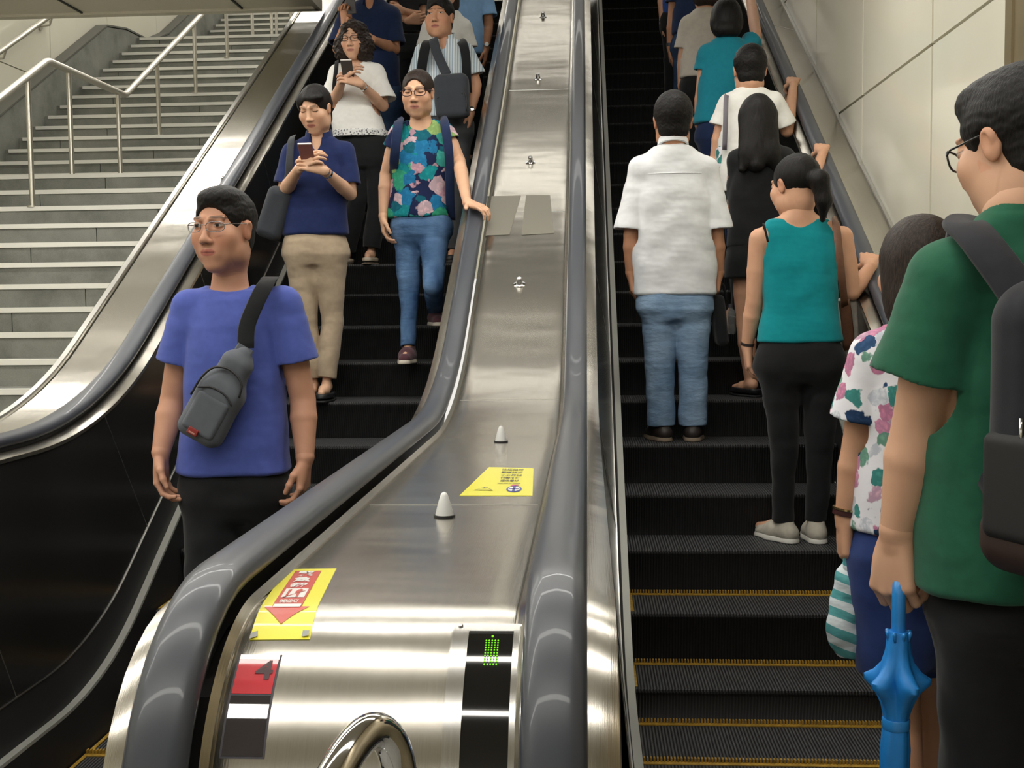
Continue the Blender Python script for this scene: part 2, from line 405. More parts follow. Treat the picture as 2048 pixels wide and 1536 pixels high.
def escalator(label, x0, x1, lx, rx, lflat, rflat, left_newel, right_newel, y0L, y0R):
    r = empty('escalator', ((x0+x1)/2, 4.5, FZ), label, 'escalator')
    for n in range(-5, 23): step_obj(n, x0, x1, r, -.045)
    for (x, sgn, flat, nw, y0) in ((lx, 1, lflat, left_newel, y0L), (rx, -1, rflat, right_newel, y0R)):
        p = rail_path(flat, -1.40, nw, y0)
        m = sweep(p, RAIL_SEC, x); m.obj('handrail', M_RUBBER, r, True, sharp=50)
        pb = [q for q in p if q[0] >= 1.38] if nw else p
        # steel side strip on the step side of the rail and the dark web under the rail
        sweep(p, [(sgn*.020, -.022), (sgn*.020, -.075), (sgn*-.020, -.075), (sgn*-.020, -.022)], x).obj('rail_guide', M_BLACK, r)
        strip = [(sgn*.047, -.040), (sgn*.083, -.052), (sgn*.085, -.064), (sgn*.021, -.064), (sgn*.021, -.042)]
        sweep(p, strip, x).obj('side_strip', M_STEEL, r, True, sharp=30)
        xi = (x0-.055 if sgn > 0 else x1+.055)
        top = fillet(flat-.055, -1.40-.064, 2.2, max(y0, 1.46) if nw else y0)
        xs = x+sgn*.080
        samey(top, CAPN, xs, xi, .012).obj('inner_panel', M_DARKP, r, True, sharp=30)
        sweep(CAPN, [(0, 0), (0, .004), (sgn*.004, .004), (sgn*.004, 0)][::sgn], xi).obj('panel_trim', M_STEEL_T, r)
        samey(CAPN, CAP, xi, xi+sgn*.022, .012).obj('inner_deck', M_BLACK, r, True, sharp=30)
        sweep(CAP, [(0, 0), (0, .012), (.030, .012), (.030, 0)], xi+(.018 if sgn > 0 else -.048)).obj('skirt_cap', M_CAP, r, False)
        low = shift(CAP, -.34)
        samey(CAP, low, (x0-.008 if sgn > 0 else x1+.008), (x0-.006 if sgn > 0 else x1+.006), .01).obj('skirt_panel', M_BLACK, r)
        for j in range(9):      # thin bright joint lines between the dark inner panels
            yj = 2.2+j*1.15; zt = np.interp(yj-.2, [q[0] for q in top], [q[1] for q in top]); zb = np.interp(yj+.2, [q[0] for q in CAPN], [q[1] for q in CAPN])
            d = sgn*.001
            a = [(xs+d, yj-.2, zt), (xs+d, yj-.196, zt+.0), (xi+d, yj+.204, zb), (xi+d, yj+.2, zb)]
            MB().add(a+[(p_[0]-d*3, p_[1], p_[2]) for p_ in a], [[0, 1, 2, 3], [7, 6, 5, 4], [0, 4, 5, 1], [1, 5, 6, 2], [2, 6, 7, 3], [3, 7, 4, 0]]).obj('panel_joint', M_STEEL_T, r)
    return r
esL = escalator('left escalator carrying people down towards the viewer', -1.765, -.765, -1.90, -.545, 1.10, 1.13, False, True, 1.2, 1.69)
esR = escalator('right escalator carrying people up and away', .165, 1.165, -.045, 1.25, 1.13, 1.10, True, False, 1.69, 2.3)

# steel decks
cdk = empty('centre_deck', (-.295, 4, FZ), 'wide brushed steel deck between the two inner handrails, curving down to the front newel', 'steel deck')
DP = rail_path(1.08, -1.45, False, 1.69)
r_ = .28
arc = [(NC[0]+r_*math.sin(a), NC[1]+r_*math.cos(a), math.sin(a), math.cos(a)) for a in [math.radians(-90+i*90/16) for i in range(16)]]
DP = [(1.41, .0, -1, 0), (1.41, .4, -1, 0)]+arc+DP
xa, xb = -.498, -.090
sec = [(xa+.010, -.004), (xa+.016, 0)]+[(xa+.016+(xb-xa-.032)*i/8, .0) for i in range(1, 8)]+[(xb-.016, 0), (xb-.010, -.004), (xb-.010, -.02), (xa+.010, -.02)]
sweep(DP, sec, 0, True).obj('deck_plate', M_STEEL, cdk, True, sharp=35)
for a, b in ((xa, xa+.010), (xb-.010, xb)):
    s_ = [(a, .012), (b, .002), (b, -.02), (a, -.02)] if a < -.3 else [(a, .002), (b, .012), (b, -.02), (a, -.02)]
    sweep(DP, s_, 0, True).obj('deck_edge', M_STEEL_D, cdk, True, sharp=35)
# closed body under the newel end
mb = MB(); mb.prism_x([(1.43, FZ), (1.43, .9), (1.50, 1.0), (1.7, 1.04), (3.6, 1.04), (3.6, FZ)][::-1], -.595, .015); mb.obj('newel_body', M_DARKP, cdk)
# seams
for py in (1034, 155, 835, 385):
    y = {1034: 2.52, 155: 7.42, 835: 4.36, 385: 5.92}[py]
    zz = np.interp(y, [p[0] for p in DP[18:]], [p[1] for p in DP[18:]])
    sl = S30 if y > 4.5 else 0
    MB().add([(xa+.02, y, zz+.0012), (xb-.02, y, zz+.0012), (xb-.02, y+.003, zz+.0012+.003*sl), (xa+.02, y+.003, zz+.0012+.003*sl), (xa+.02, y, zz-.003), (xb-.02, y, zz-.003), (xb-.02, y+.003, zz-.003), (xa+.02, y+.003, zz-.003)],
             [[0, 1, 2, 3], [7, 6, 5, 4], [0, 4, 5, 1], [2, 6, 7, 3], [1, 5, 6, 2], [3, 7, 4, 0]]).obj('deck_seam', M_STEEL_T, cdk)
ldk = empty('left_deck', (-2.05, 5, FZ), 'brushed steel outer deck between the left escalator and the stairs', 'steel deck')
LP = fillet(1.06, -1.46, 2.2, 1.2)
sweep(LP, [(-2.16, .0), (-2.155, .006), (-1.955, .006), (-1.950, 0), (-1.950, -.03), (-2.16, -.03)], 0).obj('deck_plate', M_STEEL, ldk, True, sharp=35)
sweep(LP, [(-2.20, -.002), (-2.195, .016), (-2.172, .016), (-2.166, -.002), (-2.166, -.04), (-2.20, -.04)], 0).obj('edge_trim', M_STEEL_T, ldk, True, sharp=35)
samey(LP, fillet(FZ, -3.2, 1, 1.2), -2.19, -2.185, .02).obj('outer_side', M_STONE, ldk)
rdk = empty('right_deck', (1.4, 5, FZ), 'brushed steel outer deck along the cream right wall', 'steel deck')
RP = fillet(1.0, -1.55, 2.2, 2.3)
sweep(RP, [(1.30, .045), (1.49, .0), (1.49, -.03), (1.30, .0)], 0).obj('deck_plate', M_STEEL, rdk, True, sharp=35)
sweep(RP, [(1.484, .012), (1.499, .012), (1.499, -.03), (1.484, -.03)], 0).obj('edge_trim', M_STEEL_T, rdk)
for y in (5.62, 8.6):
    zz = -1.55+S30*y+.045/.866
    MB().add([(1.30, y, zz+.004), (1.484, y, zz-.048), (1.484, y+.004, zz-.046), (1.30, y+.004, zz+.006), (1.30, y, zz-.003), (1.484, y, zz-.058), (1.484, y+.004, zz-.056), (1.30, y+.004, zz-.001)],
             [[0, 1, 2, 3], [7, 6, 5, 4], [0, 4, 5, 1], [2, 6, 7, 3]]).obj('deck_seam', M_STEEL_T, rdk)
# anti-slide knobs on the decks
def knob(p, n, kind, label):
    r = empty('anti_slide_stud', tuple(p), label, 'deck stud', 'studs on the steel decks')
    mb = MB()
    if kind == 'cone':
        mb.lathe([(.0225, 0), (.0225, .004)], p, n, 24); mb.obj('base_ring', M_BLACK, r, True, sharp=40)
        mb = MB(); mb.lathe([(.019, .003), (.0185, .006), (.013, .028), (.008, .044), (.005, .049), (.001, .051)], p, n, 28); mb.obj('cone', plain('white_cone', 'f4f4f0', .3), r, True, sharp=50)
    else:
        mb.lathe([(.027, 0), (.027, .003), (.018, .006)], p, n, 24); mb.obj('base_ring', M_CHROME, r, True, sharp=30)
        mb = MB(); mb.lathe([(.016, .005), (.015, .012), (.012, .020), (.011, .034), (.006, .038), (.001, .039)], p, n, 24); mb.obj('stud', M_CHROME, r, True, sharp=40)
def on_deck(px, py, path):
    for t in np.linspace(1, 12, 6000):
        p = at(px, py, y=t)
        if p[2] <= np.interp(t, [q[0] for q in path], [q[1] for q in path]): return p
DPu = [q for q in DP if q[0] > 1.5 and q[1] > 1.0]; DPu = sorted(DPu)
knob(on_deck(889, 1033, DPu), (0, 0, 1), 'cone', 'larger white cone on the flat centre deck, nearest the viewer')
knob(on_deck(1002, 884, DPu), (0, 0, 1), 'cone', 'small white cone where the centre deck starts to rise')
for (px, py), l in zip(((1039, 569), (1061, 325), (1076, 158), (1086, 34)), ('silver stud on the centre deck, lowest of the four on the slope', 'silver stud on the centre deck, second up the slope beside the flowered top', 'silver stud on the centre deck, third up the slope on the seam', 'silver stud on the centre deck, highest one in view')):
    knob(on_deck(px, py, DPu), (0, -.5, .866), 'stud', l)
for (px, py), l in zip(((581, 168), (447, 366)), ('silver stud on the left deck, upper one', 'silver stud on the left deck, lower one above the dark haired man')):
    knob(on_deck(px, py, LP), (0, -.5, .866), 'stud', l)
# black rectangular cut-out mark and faint patches: two matt grey film panels on the centre slope
def deck_patch(name, quad, mat, parent, path, lift=.0015, label=None, n=10):
    """sheet lying on the deck; quad = (x,y) corners TL,TR,BR,BL"""
    tl, tr, br, bl = [np.array(q) for q in quad]; V = []; ys = [q[0] for q in path]; zs = [q[1] for q in path]
    for lay in (0, 1):
        for i in range(n+1):
            for j in range(3):
                a = tl+(bl-tl)*i/n; b = tr+(br-tr)*i/n; p = a+(b-a)*j/2; V.append((p[0], p[1], float(np.interp(p[1], ys, zs))+lift*(1 if lay == 0 else -.5)))
    m = (n+1)*3; F = [[i*3+j, (i+1)*3+j, (i+1)*3+j+1, i*3+j+1] for i in range(n) for j in range(2)]; F += [[q+m for q in f][::-1] for f in F]
    return mobj(name, V, F, mat, parent, True, label)
M_FILM = plain('matt_film', (.30, .28, .235), .45, metal=.8)
def pxy(px, py, path): p = on_deck(px, py, path); return (p[0], p[1])
fl = empty('matt_patch', (-.3, 5.9, 1.9), 'pair of faint matt rectangles on the centre deck slope', 'deck patch')
deck_patch('left_patch', [pxy(975, 393, DPu), pxy(1042, 392, DPu), pxy(1019, 470, DPu), pxy(971, 472, DPu)], M_FILM, fl, DPu)
deck_patch('right_patch', [pxy(1052, 391, DPu), pxy(1100, 391, DPu), pxy(1108, 467, DPu), pxy(1043, 471, DPu)], M_FILM, fl, DPu)
# ================================================================== FIELD MODELLER (smooth organic shapes)
f32 = np.float32
def nrm(v): v = np.asarray(v, float); return v/max(np.linalg.norm(v), 1e-9)
def smin(a, b, k):
    h = np.clip(.5+.5*(b-a)/k, 0, 1); return b+(a-b)*h-k*h*(1-h)
def wob(P, f, s=0.0):
    x, y, z = P[..., 0]*f, P[..., 1]*f, P[..., 2]*f
    return (np.sin(x+1.7*np.sin(y*.8+s)+s)*np.sin(y*1.1+1.3*np.sin(z*.9+s*2))+np.sin(z*1.2+1.5*np.sin(x*.7-s)))*.5
class Fld:
    """list of fields: union / subtract / clip, each with its own box"""
    def __init__(s): s.p = []; s.noise = []
    def u(s, fn, lo, hi, k=.02): s.p.append(('u', fn, np.minimum(lo, hi), np.maximum(lo, hi), k)); return s
    def sub(s, fn, lo, hi, k=.004): s.p.append(('s', fn, np.minimum(lo, hi), np.maximum(lo, hi), k)); return s
    def clip(s, c, n, k=.003):
        c = np.array(c, float); n = nrm(n); s.p.append(('c', lambda P: (P-c) @ n.astype(f32), None, None, k)); return s
    # --- shapes
    def cone(s, a, b, ra, rb, k=.02, flat=False, op='u', flat0=False):
        a = np.array(a, float); b = np.array(b, float); L = np.linalg.norm(b-a); d = (b-a)/max(L, 1e-9)
        def fn(P):
            v = P-a.astype(f32); h = v @ d.astype(f32); t = np.clip(h/L, 0, 1)
            q = v-(t*L)[..., None]*d.astype(f32); r = ra+(rb-ra)*t
            e = np.sqrt((q*q).sum(-1))-r
            if flat: e = np.maximum(e, h-L)
            if flat0: e = np.maximum(e, -h)
            return e
        R = max(ra, rb); lo = np.minimum(a-R, b-R); hi = np.maximum(a+R, b+R)
        return s.u(fn, lo, hi, k) if op == 'u' else s.sub(fn, lo, hi, k)
    def chain(s, pts, rs, k=.02):
        for i in range(len(pts)-1): s.cone(pts[i], pts[i+1], rs[i], rs[i+1], k)
        return s
    def ell(s, c, r, M=None, k=.02, op='u'):
        c = np.array(c, float); r = np.array(r, float)
        Mx = np.eye(3) if M is None else M     # rows: local axes
        def fn(P):
            q = (P-c.astype(f32)) @ Mx.T.astype(f32); q = q/r.astype(f32); l = np.sqrt((q*q).sum(-1))
            q2 = q/r.astype(f32); g = np.sqrt((q2*q2).sum(-1))+1e-6
            return l*(l-1)/g
        ext = np.sqrt(((Mx*r[:, None])**2).sum(0))
        return s.u(fn, c-ext, c+ext, k) if op == 'u' else s.sub(fn, c-ext, c+ext, k)
    def rbox(s, c, h, M=None, rd=.01, k=.01, op='u'):
        c = np.array(c, float); h = np.array(h, float)-rd; Mx = np.eye(3) if M is None else M
        def fn(P):
            q = np.abs((P-c.astype(f32)) @ Mx.T.astype(f32))-h.astype(f32)
            return np.sqrt((np.maximum(q, 0)**2).sum(-1))+np.minimum(q.max(-1), 0)-rd
        ext = (np.abs(Mx)*(h+rd)[:, None]).sum(0)
        return s.u(fn, c-ext, c+ext, k) if op == 'u' else s.sub(fn, c-ext, c+ext, k)
    def loft(s, secs, yaw=0.0, k=.03, e=2.4, op='u', rc=.012):
        """secs: (centre xyz, half width, half depth), by height"""
        secs = sorted(secs, key=lambda q: q[0][2]); Z = [q[0][2] for q in secs]
        cx = [q[0][0] for q in secs]; cy = [q[0][1] for q in secs]; W = [q[1] for q in secs]; D = [q[2] for q in secs]
        c_, s_ = math.cos(yaw), math.sin(yaw); m = max(max(W), max(D))
        Zf = np.linspace(Z[0], Z[-1], 60)
        def sm(v):
            v = np.interp(Zf, Z, v); p = np.pad(v, 3, mode='edge'); return np.convolve(p, np.ones(7)/7, 'valid')
        fx, fy, fw, fd = sm(cx), sm(cy), sm(W), sm(D)
        def fn(P):
            z = P[..., 2]; x = P[..., 0]-np.interp(z, Zf, fx).astype(f32); y = P[..., 1]-np.interp(z, Zf, fy).astype(f32)
            l = np.abs(x*c_+y*s_)/np.interp(z, Zf, fw).astype(f32); f = np.abs(-x*s_+y*c_)/np.interp(z, Zf, fd).astype(f32)
            w = (l**e+f**e)**(1/e); dd = (w-1)*np.interp(z, Zf, np.minimum(fw, fd)).astype(f32)
            zz = np.maximum(Z[0]-z, z-Z[-1])
            return np.where(zz+rc > 0, np.sqrt(np.maximum(dd+rc, 0)**2+np.maximum(zz+rc, 0)**2)-rc+np.minimum(np.maximum(dd+rc, zz+rc), 0), dd)
        lo = (min(cx)-m, min(cy)-m, Z[0]); hi = (max(cx)+m, max(cy)+m, Z[-1])
        return s.u(fn, lo, hi, k) if op == 'u' else s.sub(fn, lo, hi, k)
    def bounds(s):
        L = [p[2] for p in s.p if p[0] == 'u']; H = [p[3] for p in s.p if p[0] == 'u']
        return np.min(L, 0), np.max(H, 0)
    def mesh(s, vox, noises=(), lohi=None):
        lo, hi = s.bounds() if lohi is None else lohi
        lo = np.array(lo, float)-vox*3-.008; hi = np.array(hi, float)+vox*3+.008
        n = np.ceil((hi-lo)/vox).astype(int)+1
        ax = [(lo[i]+vox*np.arange(n[i])).astype(f32) for i in range(3)]
        V = np.full(n, .5, f32)
        def noise_():
            for amp, f, sd in noises:
                I = np.nonzero(np.abs(V) < amp*2+vox*2); P = np.stack([ax[i][I[i]] for i in range(3)], -1)
                V[I] += (amp*(wob(P, f, sd)) if f > 0 else amp*wob(P*np.array([1, 1, .25], f32), -f, sd)).astype(f32)
        done = False
        for op, fn, a, b, k in sorted(s.p, key=lambda q: abs(q[4]-.0031) < 1e-6):
            if abs(k-.0031) < 1e-6 and not done: done = True; noise_()
            if op == 'c': i0 = [0, 0, 0]; i1 = list(n)
            else:
                mg = max(k*.6, vox*2.5)+.004
                i0 = [max(0, int((a[i]-mg-lo[i])/vox)) for i in range(3)]; i1 = [min(n[i], int((b[i]+mg-lo[i])/vox)+2) for i in range(3)]
            if min(i1[i]-i0[i] for i in range(3)) <= 0: continue
            sl = tuple(slice(i0[i], i1[i]) for i in range(3))
            P = np.stack(np.meshgrid(*[ax[i][sl[i]] for i in range(3)], indexing='ij'), -1)
            d = fn(P).astype(f32)
            if op == 'u': V[sl] = smin(V[sl], d, k)
            elif op == 's': V[sl] = -smin(-V[sl], d, k)
            else: V[sl] = np.maximum(V[sl], d)
        if not done: noise_()
        return nets(V, lo, vox)
def nets(V, lo, vox):
    ins = V < 0; n = V.shape
    c = ins[:-1, :-1, :-1].astype(np.int8)
    for dx, dy, dz in ((1, 0, 0), (0, 1, 0), (1, 1, 0), (0, 0, 1), (1, 0, 1), (0, 1, 1), (1, 1, 1)):
        c = c+ins[dx:n[0]-1+dx, dy:n[1]-1+dy, dz:n[2]-1+dz]
    I = np.nonzero((c > 0) & (c < 8)); m = len(I[0])
    if m == 0: return np.zeros((0, 3)), []
    idx = np.full(c.shape, -1, np.int32); idx[I] = np.arange(m)
    I = np.array(I); acc = np.zeros((m, 3)); cnt = np.zeros(m)
    cor = [(a, b, d) for a in (0, 1) for b in (0, 1) for d in (0, 1)]
    val = {q: V[I[0]+q[0], I[1]+q[1], I[2]+q[2]] for q in cor}
    for a in cor:
        for k in range(3):
            if a[k] == 0:
                b = list(a); b[k] = 1; va = val[a]; vb = val[tuple(b)]; cr = (va < 0) != (vb < 0)
                t = va/np.where(cr, va-vb, 1); p = np.tile(np.array(a, float), (m, 1)); p[:, k] += t
                acc[cr] += p[cr]; cnt[cr] += 1
    Vt = (I.T+acc/cnt[:, None])*vox+lo
    F = []
    for k in range(3):
        sl0 = [slice(None)]*3; sl1 = [slice(None)]*3; sl0[k] = slice(0, n[k]-1); sl1[k] = slice(1, n[k])
        A = ins[tuple(sl0)]; B = ins[tuple(sl1)]; E = np.array(np.nonzero(A != B))
        u, v = (k+1) % 3, (k+2) % 3
        ok = (E[u] > 0) & (E[v] > 0) & (E[u] < n[u]-1) & (E[v] < n[v]-1); E = E[:, ok]
        def cell(du, dv):
            q = E.copy(); q[u] -= du; q[v] -= dv; return idx[q[0], q[1], q[2]]
        q = np.stack([cell(1, 1), cell(0, 1), cell(0, 0), cell(1, 0)], 1); fl = ~A[E[0], E[1], E[2]]
        q[fl] = q[fl][:, ::-1]; F.append(q)
    F = np.concatenate(F); F = F[(F >= 0).all(1)]
    return Vt, F
def fmesh(name, VF, mat, parent, colors=None, label=None, uvw=None):
    """fast mesh from quads; VF may be a list of (V,F)"""
    if not isinstance(VF, list): VF = [VF]
    off = 0; Vs = []; Fs = []
    for V, F in VF:
        if len(V) == 0: continue
        Vs.append(V); Fs.append(F+off); off += len(V)
    V = np.concatenate(Vs); F = np.concatenate(Fs)
    org = np.zeros(3)
    if parent is not None:
        q = parent
        while q is not None: org += np.array(q.location); q = q.parent
    me = bpy.data.meshes.new(name)
    me.vertices.add(len(V)); me.vertices.foreach_set('co', (V-org).astype(f32).ravel())
    me.loops.add(F.size); me.loops.foreach_set('vertex_index', F.astype(np.int32).ravel())
    me.polygons.add(len(F)); me.polygons.foreach_set('loop_start', np.arange(0, F.size, 4, dtype=np.int32)); me.polygons.foreach_set('loop_total', np.full(len(F), 4, np.int32))
    me.polygons.foreach_set('use_smooth', np.ones(len(F), bool))
    me.materials.append(mat); me.update(calc_edges=True)
    if colors is not None:
        ca = me.color_attributes.new('tint', 'FLOAT_COLOR', 'POINT'); ca.data.foreach_set('color', np.concatenate([colors(V), np.ones((len(V), 1))], 1).astype(f32).ravel())
    o = bpy.data.objects.new(name, me); COL.objects.link(o)
    if parent is not None: o.parent = parent
    if label: o['label'] = label
    return o

# ------------------------------------------------------------------ materials of people
def M_skin():
    m, t, b = nt('skin'); a = t.nodes.new('ShaderNodeVertexColor'); a.layer_name = 'tint'
    setp(b, Roughness=.5, Specular_IOR_Level=.35)
    n = noise(t, coords(t), 18, 3); d = ramp(t, n, [(.3, (.93, .90, .89)), (.7, (1, 1, 1))])
    x = t.nodes.new('ShaderNodeMix'); x.data_type = 'RGBA'; x.blend_type = 'MULTIPLY'; x.inputs[0].default_value = 1
    t.links.new(a.outputs[0], x.inputs[6]); t.links.new(d, x.inputs[7]); t.links.new(x.outputs[2], b.inputs['Base Color']); return m
M_SKIN = M_skin()
def M_hairm(name, c, c2):
    m, t, b = nt(name); setp(b, Roughness=.5, Specular_IOR_Level=.22)
    n = noise(t, coords(t, 'Object', (1, 1, .18)), 260, 2, .6)
    t.links.new(ramp(t, n, [(.4, c), (.75, c2)]), b.inputs['Base Color']); bump(t, b, n, .6, .003); return m
M_HAIR = M_hairm('black_hair', (.006, .005, .005), (.013, .011, .010))
M_HAIRB = M_hairm('brown_black_hair', (.016, .010, .008), (.050, .033, .025))
def floral(name, cols, scale=16, dark=(.012, .018, .06), thr=.52):
    """printed flowers: soft-edged petals in several colours on a ground"""
    m, t, b = nt(name); setp(b, Roughness=.85, Specular_IOR_Level=.2)
    v = coords(t); nz = t.nodes.new('ShaderNodeTexNoise'); nz.inputs['Scale'].default_value = 22; nz.inputs['Detail'].default_value = 3; t.links.new(v, nz.inputs['Vector'])
    mx = t.nodes.new('ShaderNodeMix'); mx.data_type = 'RGBA'; mx.inputs[0].default_value = .06; t.links.new(v, mx.inputs[6]); t.links.new(nz.outputs['Color'], mx.inputs[7])
    vo = t.nodes.new('ShaderNodeTexVoronoi'); vo.inputs['Scale'].default_value = scale; t.links.new(mx.outputs[2], vo.inputs['Vector'])
    hs = t.nodes.new('ShaderNodeSeparateColor'); t.links.new(vo.outputs['Color'], hs.inputs[0])
    st = [(i/len(cols)+.001, c) for i, c in enumerate(cols)]
    pet = ramp(t, hs.outputs[0], st, 'CONSTANT')
    vp = t.nodes.new('ShaderNodeTexVoronoi'); vp.inputs['Scale'].default_value = scale*3.3; t.links.new(mx.outputs[2], vp.inputs['Vector'])
    sh = ramp(t, vp.outputs['Distance'], [(.0, (1.0, 1.0, 1.0)), (.6, (.55, .6, .65))])
    x = t.nodes.new('ShaderNodeMix'); x.data_type = 'RGBA'; x.blend_type = 'MULTIPLY'; x.inputs[0].default_value = .8
    t.links.new(pet, x.inputs[6]); t.links.new(sh, x.inputs[7])
    msk = ramp(t, vo.outputs['Distance'], [(thr, (0, 0, 0)), (thr+.05, (1, 1, 1))])
    t.links.new(mixc(t, msk, x.outputs[2], dark), b.inputs['Base Color'])
    n2 = noise(t, coords(t, 'Object', (1, 1, 2)), 9, 3); bump(t, b, n2, .15, .02); return m
def striped(name, a, bcol, scale, axis=0, rough=.8, wobble=0.0, duty=.5, nz=.0):
    m, t, b = nt(name); setp(b, Roughness=rough, Specular_IOR_Level=.2)
    tc = t.nodes.new('ShaderNodeTexCoord'); sx = t.nodes.new('ShaderNodeSeparateXYZ'); t.links.new(tc.outputs['Object'], sx.inputs[0])
    src = sx.outputs[axis]
    if wobble:
        n = noise(t, tc.outputs['Object'], 7, 2); ad = t.nodes.new('ShaderNodeMath'); ad.operation = 'MULTIPLY_ADD'; ad.inputs[1].default_value = wobble; t.links.new(n, ad.inputs[0]); t.links.new(src, ad.inputs[2]); src = ad.outputs[0]
        mu0 = t.nodes.new('ShaderNodeMath'); mu0.operation = 'MULTIPLY_ADD'; mu0.inputs[1].default_value = .45; t.links.new(sx.outputs[0], mu0.inputs[0]); t.links.new(src, mu0.inputs[2]); src = mu0.outputs[0]
    mu = t.nodes.new('ShaderNodeMath'); mu.operation = 'MULTIPLY'; mu.inputs[1].default_value = 2*PI*scale; t.links.new(src, mu.inputs[0])
    si = t.nodes.new('ShaderNodeMath'); si.operation = 'SINE'; t.links.new(mu.outputs[0], si.inputs[0])
    t.links.new(ramp(t, si.outputs[0], [(duty-.06, a), (duty+.06, bcol)]), b.inputs['Base Color'])
    n2 = noise(t, coords(t, 'Object', (1, 1, 2)), 10, 3); bump(t, b, n2, .4, .03); return m
def denim(name, c, c2):
    m, t, b = nt(name); setp(b, Roughness=.85, Specular_IOR_Level=.2)
    n = noise(t, coords(t, 'Object', (1, 1, .6)), 7, 4); t.links.new(ramp(t, n, [(.3, c), (.72, c2)]), b.inputs['Base Color'])
    n2 = noise(t, coords(t, 'Object', (1, 1, 2.5)), 12, 3); p = bump(t, b, n2, .45, .02); n3 = noise(t, coords(t), 800, 1); bump(t, b, n3, .2, .0008, p); return m

# ------------------------------------------------------------------ PERSON
def head_frame(c, az, pitch, roll=0):
    a = math.radians(az); p = math.radians(pitch)
    f0 = np.array([math.sin(a), -math.cos(a), 0]); up = np.array([0, 0, 1.])
    f = f0*math.cos(p)-up*math.sin(p); u = up*math.cos(p)+f0*math.sin(p); x = np.cross(f, u)
    if roll:
        r = math.radians(roll); x, u = x*math.cos(r)+u*math.sin(r), u*math.cos(r)-x*math.sin(r)
    return np.array([x, f, u])          # rows
def head_field(F, c, M, s, detail=True, mouth=0):
    W = lambda p: np.array(c)+np.array(p)*s @ M
    E = lambda p, r, k=.02, op='u': F.ell(W(p), np.array(r)*s, M, k*s, op)
    Cn = lambda a, b, ra, rb, k=.01: F.cone(W(a), W(b), ra*s, rb*s, k*s)
    E((0, -.017, .034), (.073, .093, .083)); E((0, .020, -.028), (.062, .070, .082), .03)
    E((0, .064, -.093), (.024, .022, .020), .035)
    for q in (-1, 1):
        E((q*.040, .040, -.045), (.022, .030, .036), .03)
        E((q*.047, .008, -.066), (.017, .026, .024), .03); E((q*.042, .062, -.014), (.022, .018, .020), .03)
        E((q*.0355, .0955, .0215), (.021, .014, .012), .014, 's')
        E((q*.0335, .074, .0185), (.0150, .0125, .0110), .004)
        Cn((q*.014, .086, .037), (q*.046, .072, .038), .007, .005, .014)
        E((q*.0130, .094, -.026), (.0085, .0105, .0075), .007)
        E((q*.074, -.004, .002), (.0075, .017, .030), .006); E((q*.0785, -.006, .013), (.0065, .014, .014), .006); E((q*.083, .000, .004), (.004, .009, .016), .003, 's')
    Cn((0, .083, .022), (0, .104, -.018), .0075, .0100, .014); E((0, .105, -.022), (.0095, .010, .0085), .008)
    E((0, .077, -.055), (.028, .016, .024), .018)
    Cn((-.018, .085, -.0535), (0, .0925, -.0510), .0038, .0054, .005); Cn((.018, .085, -.0535), (0, .0925, -.0510), .0038, .0054, .005)
    Cn((-.014, .0845, -.0612), (.014, .0845, -.0612), .0050, .0050, .007); E((0, .089, -.0616), (.012, .0060, .0058), .006)
def face_paint(c, M, s, skin, lip, brow=1.0, eye='open', ear=True):
    sk = np.array(rgb(skin)[:3]); lp = np.array(rgb(lip)[:3])
    def fn(V):
        q = (V-np.array(c)) @ M.T/s; x, y, z = np.abs(q[:, 0]), q[:, 1], q[:, 2]
        C = np.tile(sk, (len(V), 1)); front = (y > .045)
        def bl(mask, col, a=1.0):
            mk = np.clip(mask, 0, 1)[:, None]*a; C[:] = C*(1-mk)+np.array(col)*mk
        near = (y > -.1) & (np.abs(z) < .16) & (x < .1)
        # cheeks and nose slightly redder, ears too
        bl(np.exp(-((x-.042)**2+(z+.025)**2)/.0006)*front, sk*np.array([1.0, .78, .74]), .5)
        bl(((x > .068) & near & (y < .03) & (y > -.04) & (z > -.035) & (z < .04)).astype(float), sk*np.array([1, .78, .72]), .45)
        lipm = np.clip(1.25-(np.abs(q[:, 0])/.0235)**2-((z+.0565)/.0098)**2, 0, .35)/.35*front*(y > .07); bl(lipm, lp, .8)
        bl(np.exp(-((z+.0562)/.0017)**2)*(np.abs(q[:, 0]) < .021)*(y > .07), lp*.22, .85)
        br = np.clip(1.2-((x-.032)/.0205)**2-((z-.0410+.06*np.maximum(x-.040, 0)*6)/.0042)**2, 0, .5)*2*front; bl(br, (.03, .021, .018), .75*brow)
        if eye == 'open':
            e = np.clip(1.1-((x-.0335)/.0155)**2-((z-.0182)/.0044)**2, 0, .3)/.3*front; bl(e, (.55, .50, .46), .9)
            i = np.clip(1.2-((x-.0335)/.0058)**2-((z-.0184)/.0058)**2, 0, .3)/.3*e; bl(i, (.012, .008, .006), 1)
            ln = np.clip(1.1-((x-.0335)/.0170)**2-((z-.0226+.6*(x-.0335)**2*20)/.0018)**2, 0, .5)*2*front; bl(ln, (.02, .012, .01), .9)
        else:
            ln = np.clip(1.1-((x-.0335)/.0165)**2-((z-.0135-(x-.0335)**2*12)/.0026)**2, 0, .5)*2*front; bl(ln, (.02, .012, .01), .92)
            bl(np.exp(-((z-.026)/.0016)**2)*(np.abs(x-.0335) < .014)*front, sk*.55, .5)
        nm = np.exp(-(((x-.0085)/.0036)**2+((z+.0318)/.0028)**2))*(y > .09); bl(nm, sk*.18, .85)
        return np.clip(C, 0, 1)
    return fn
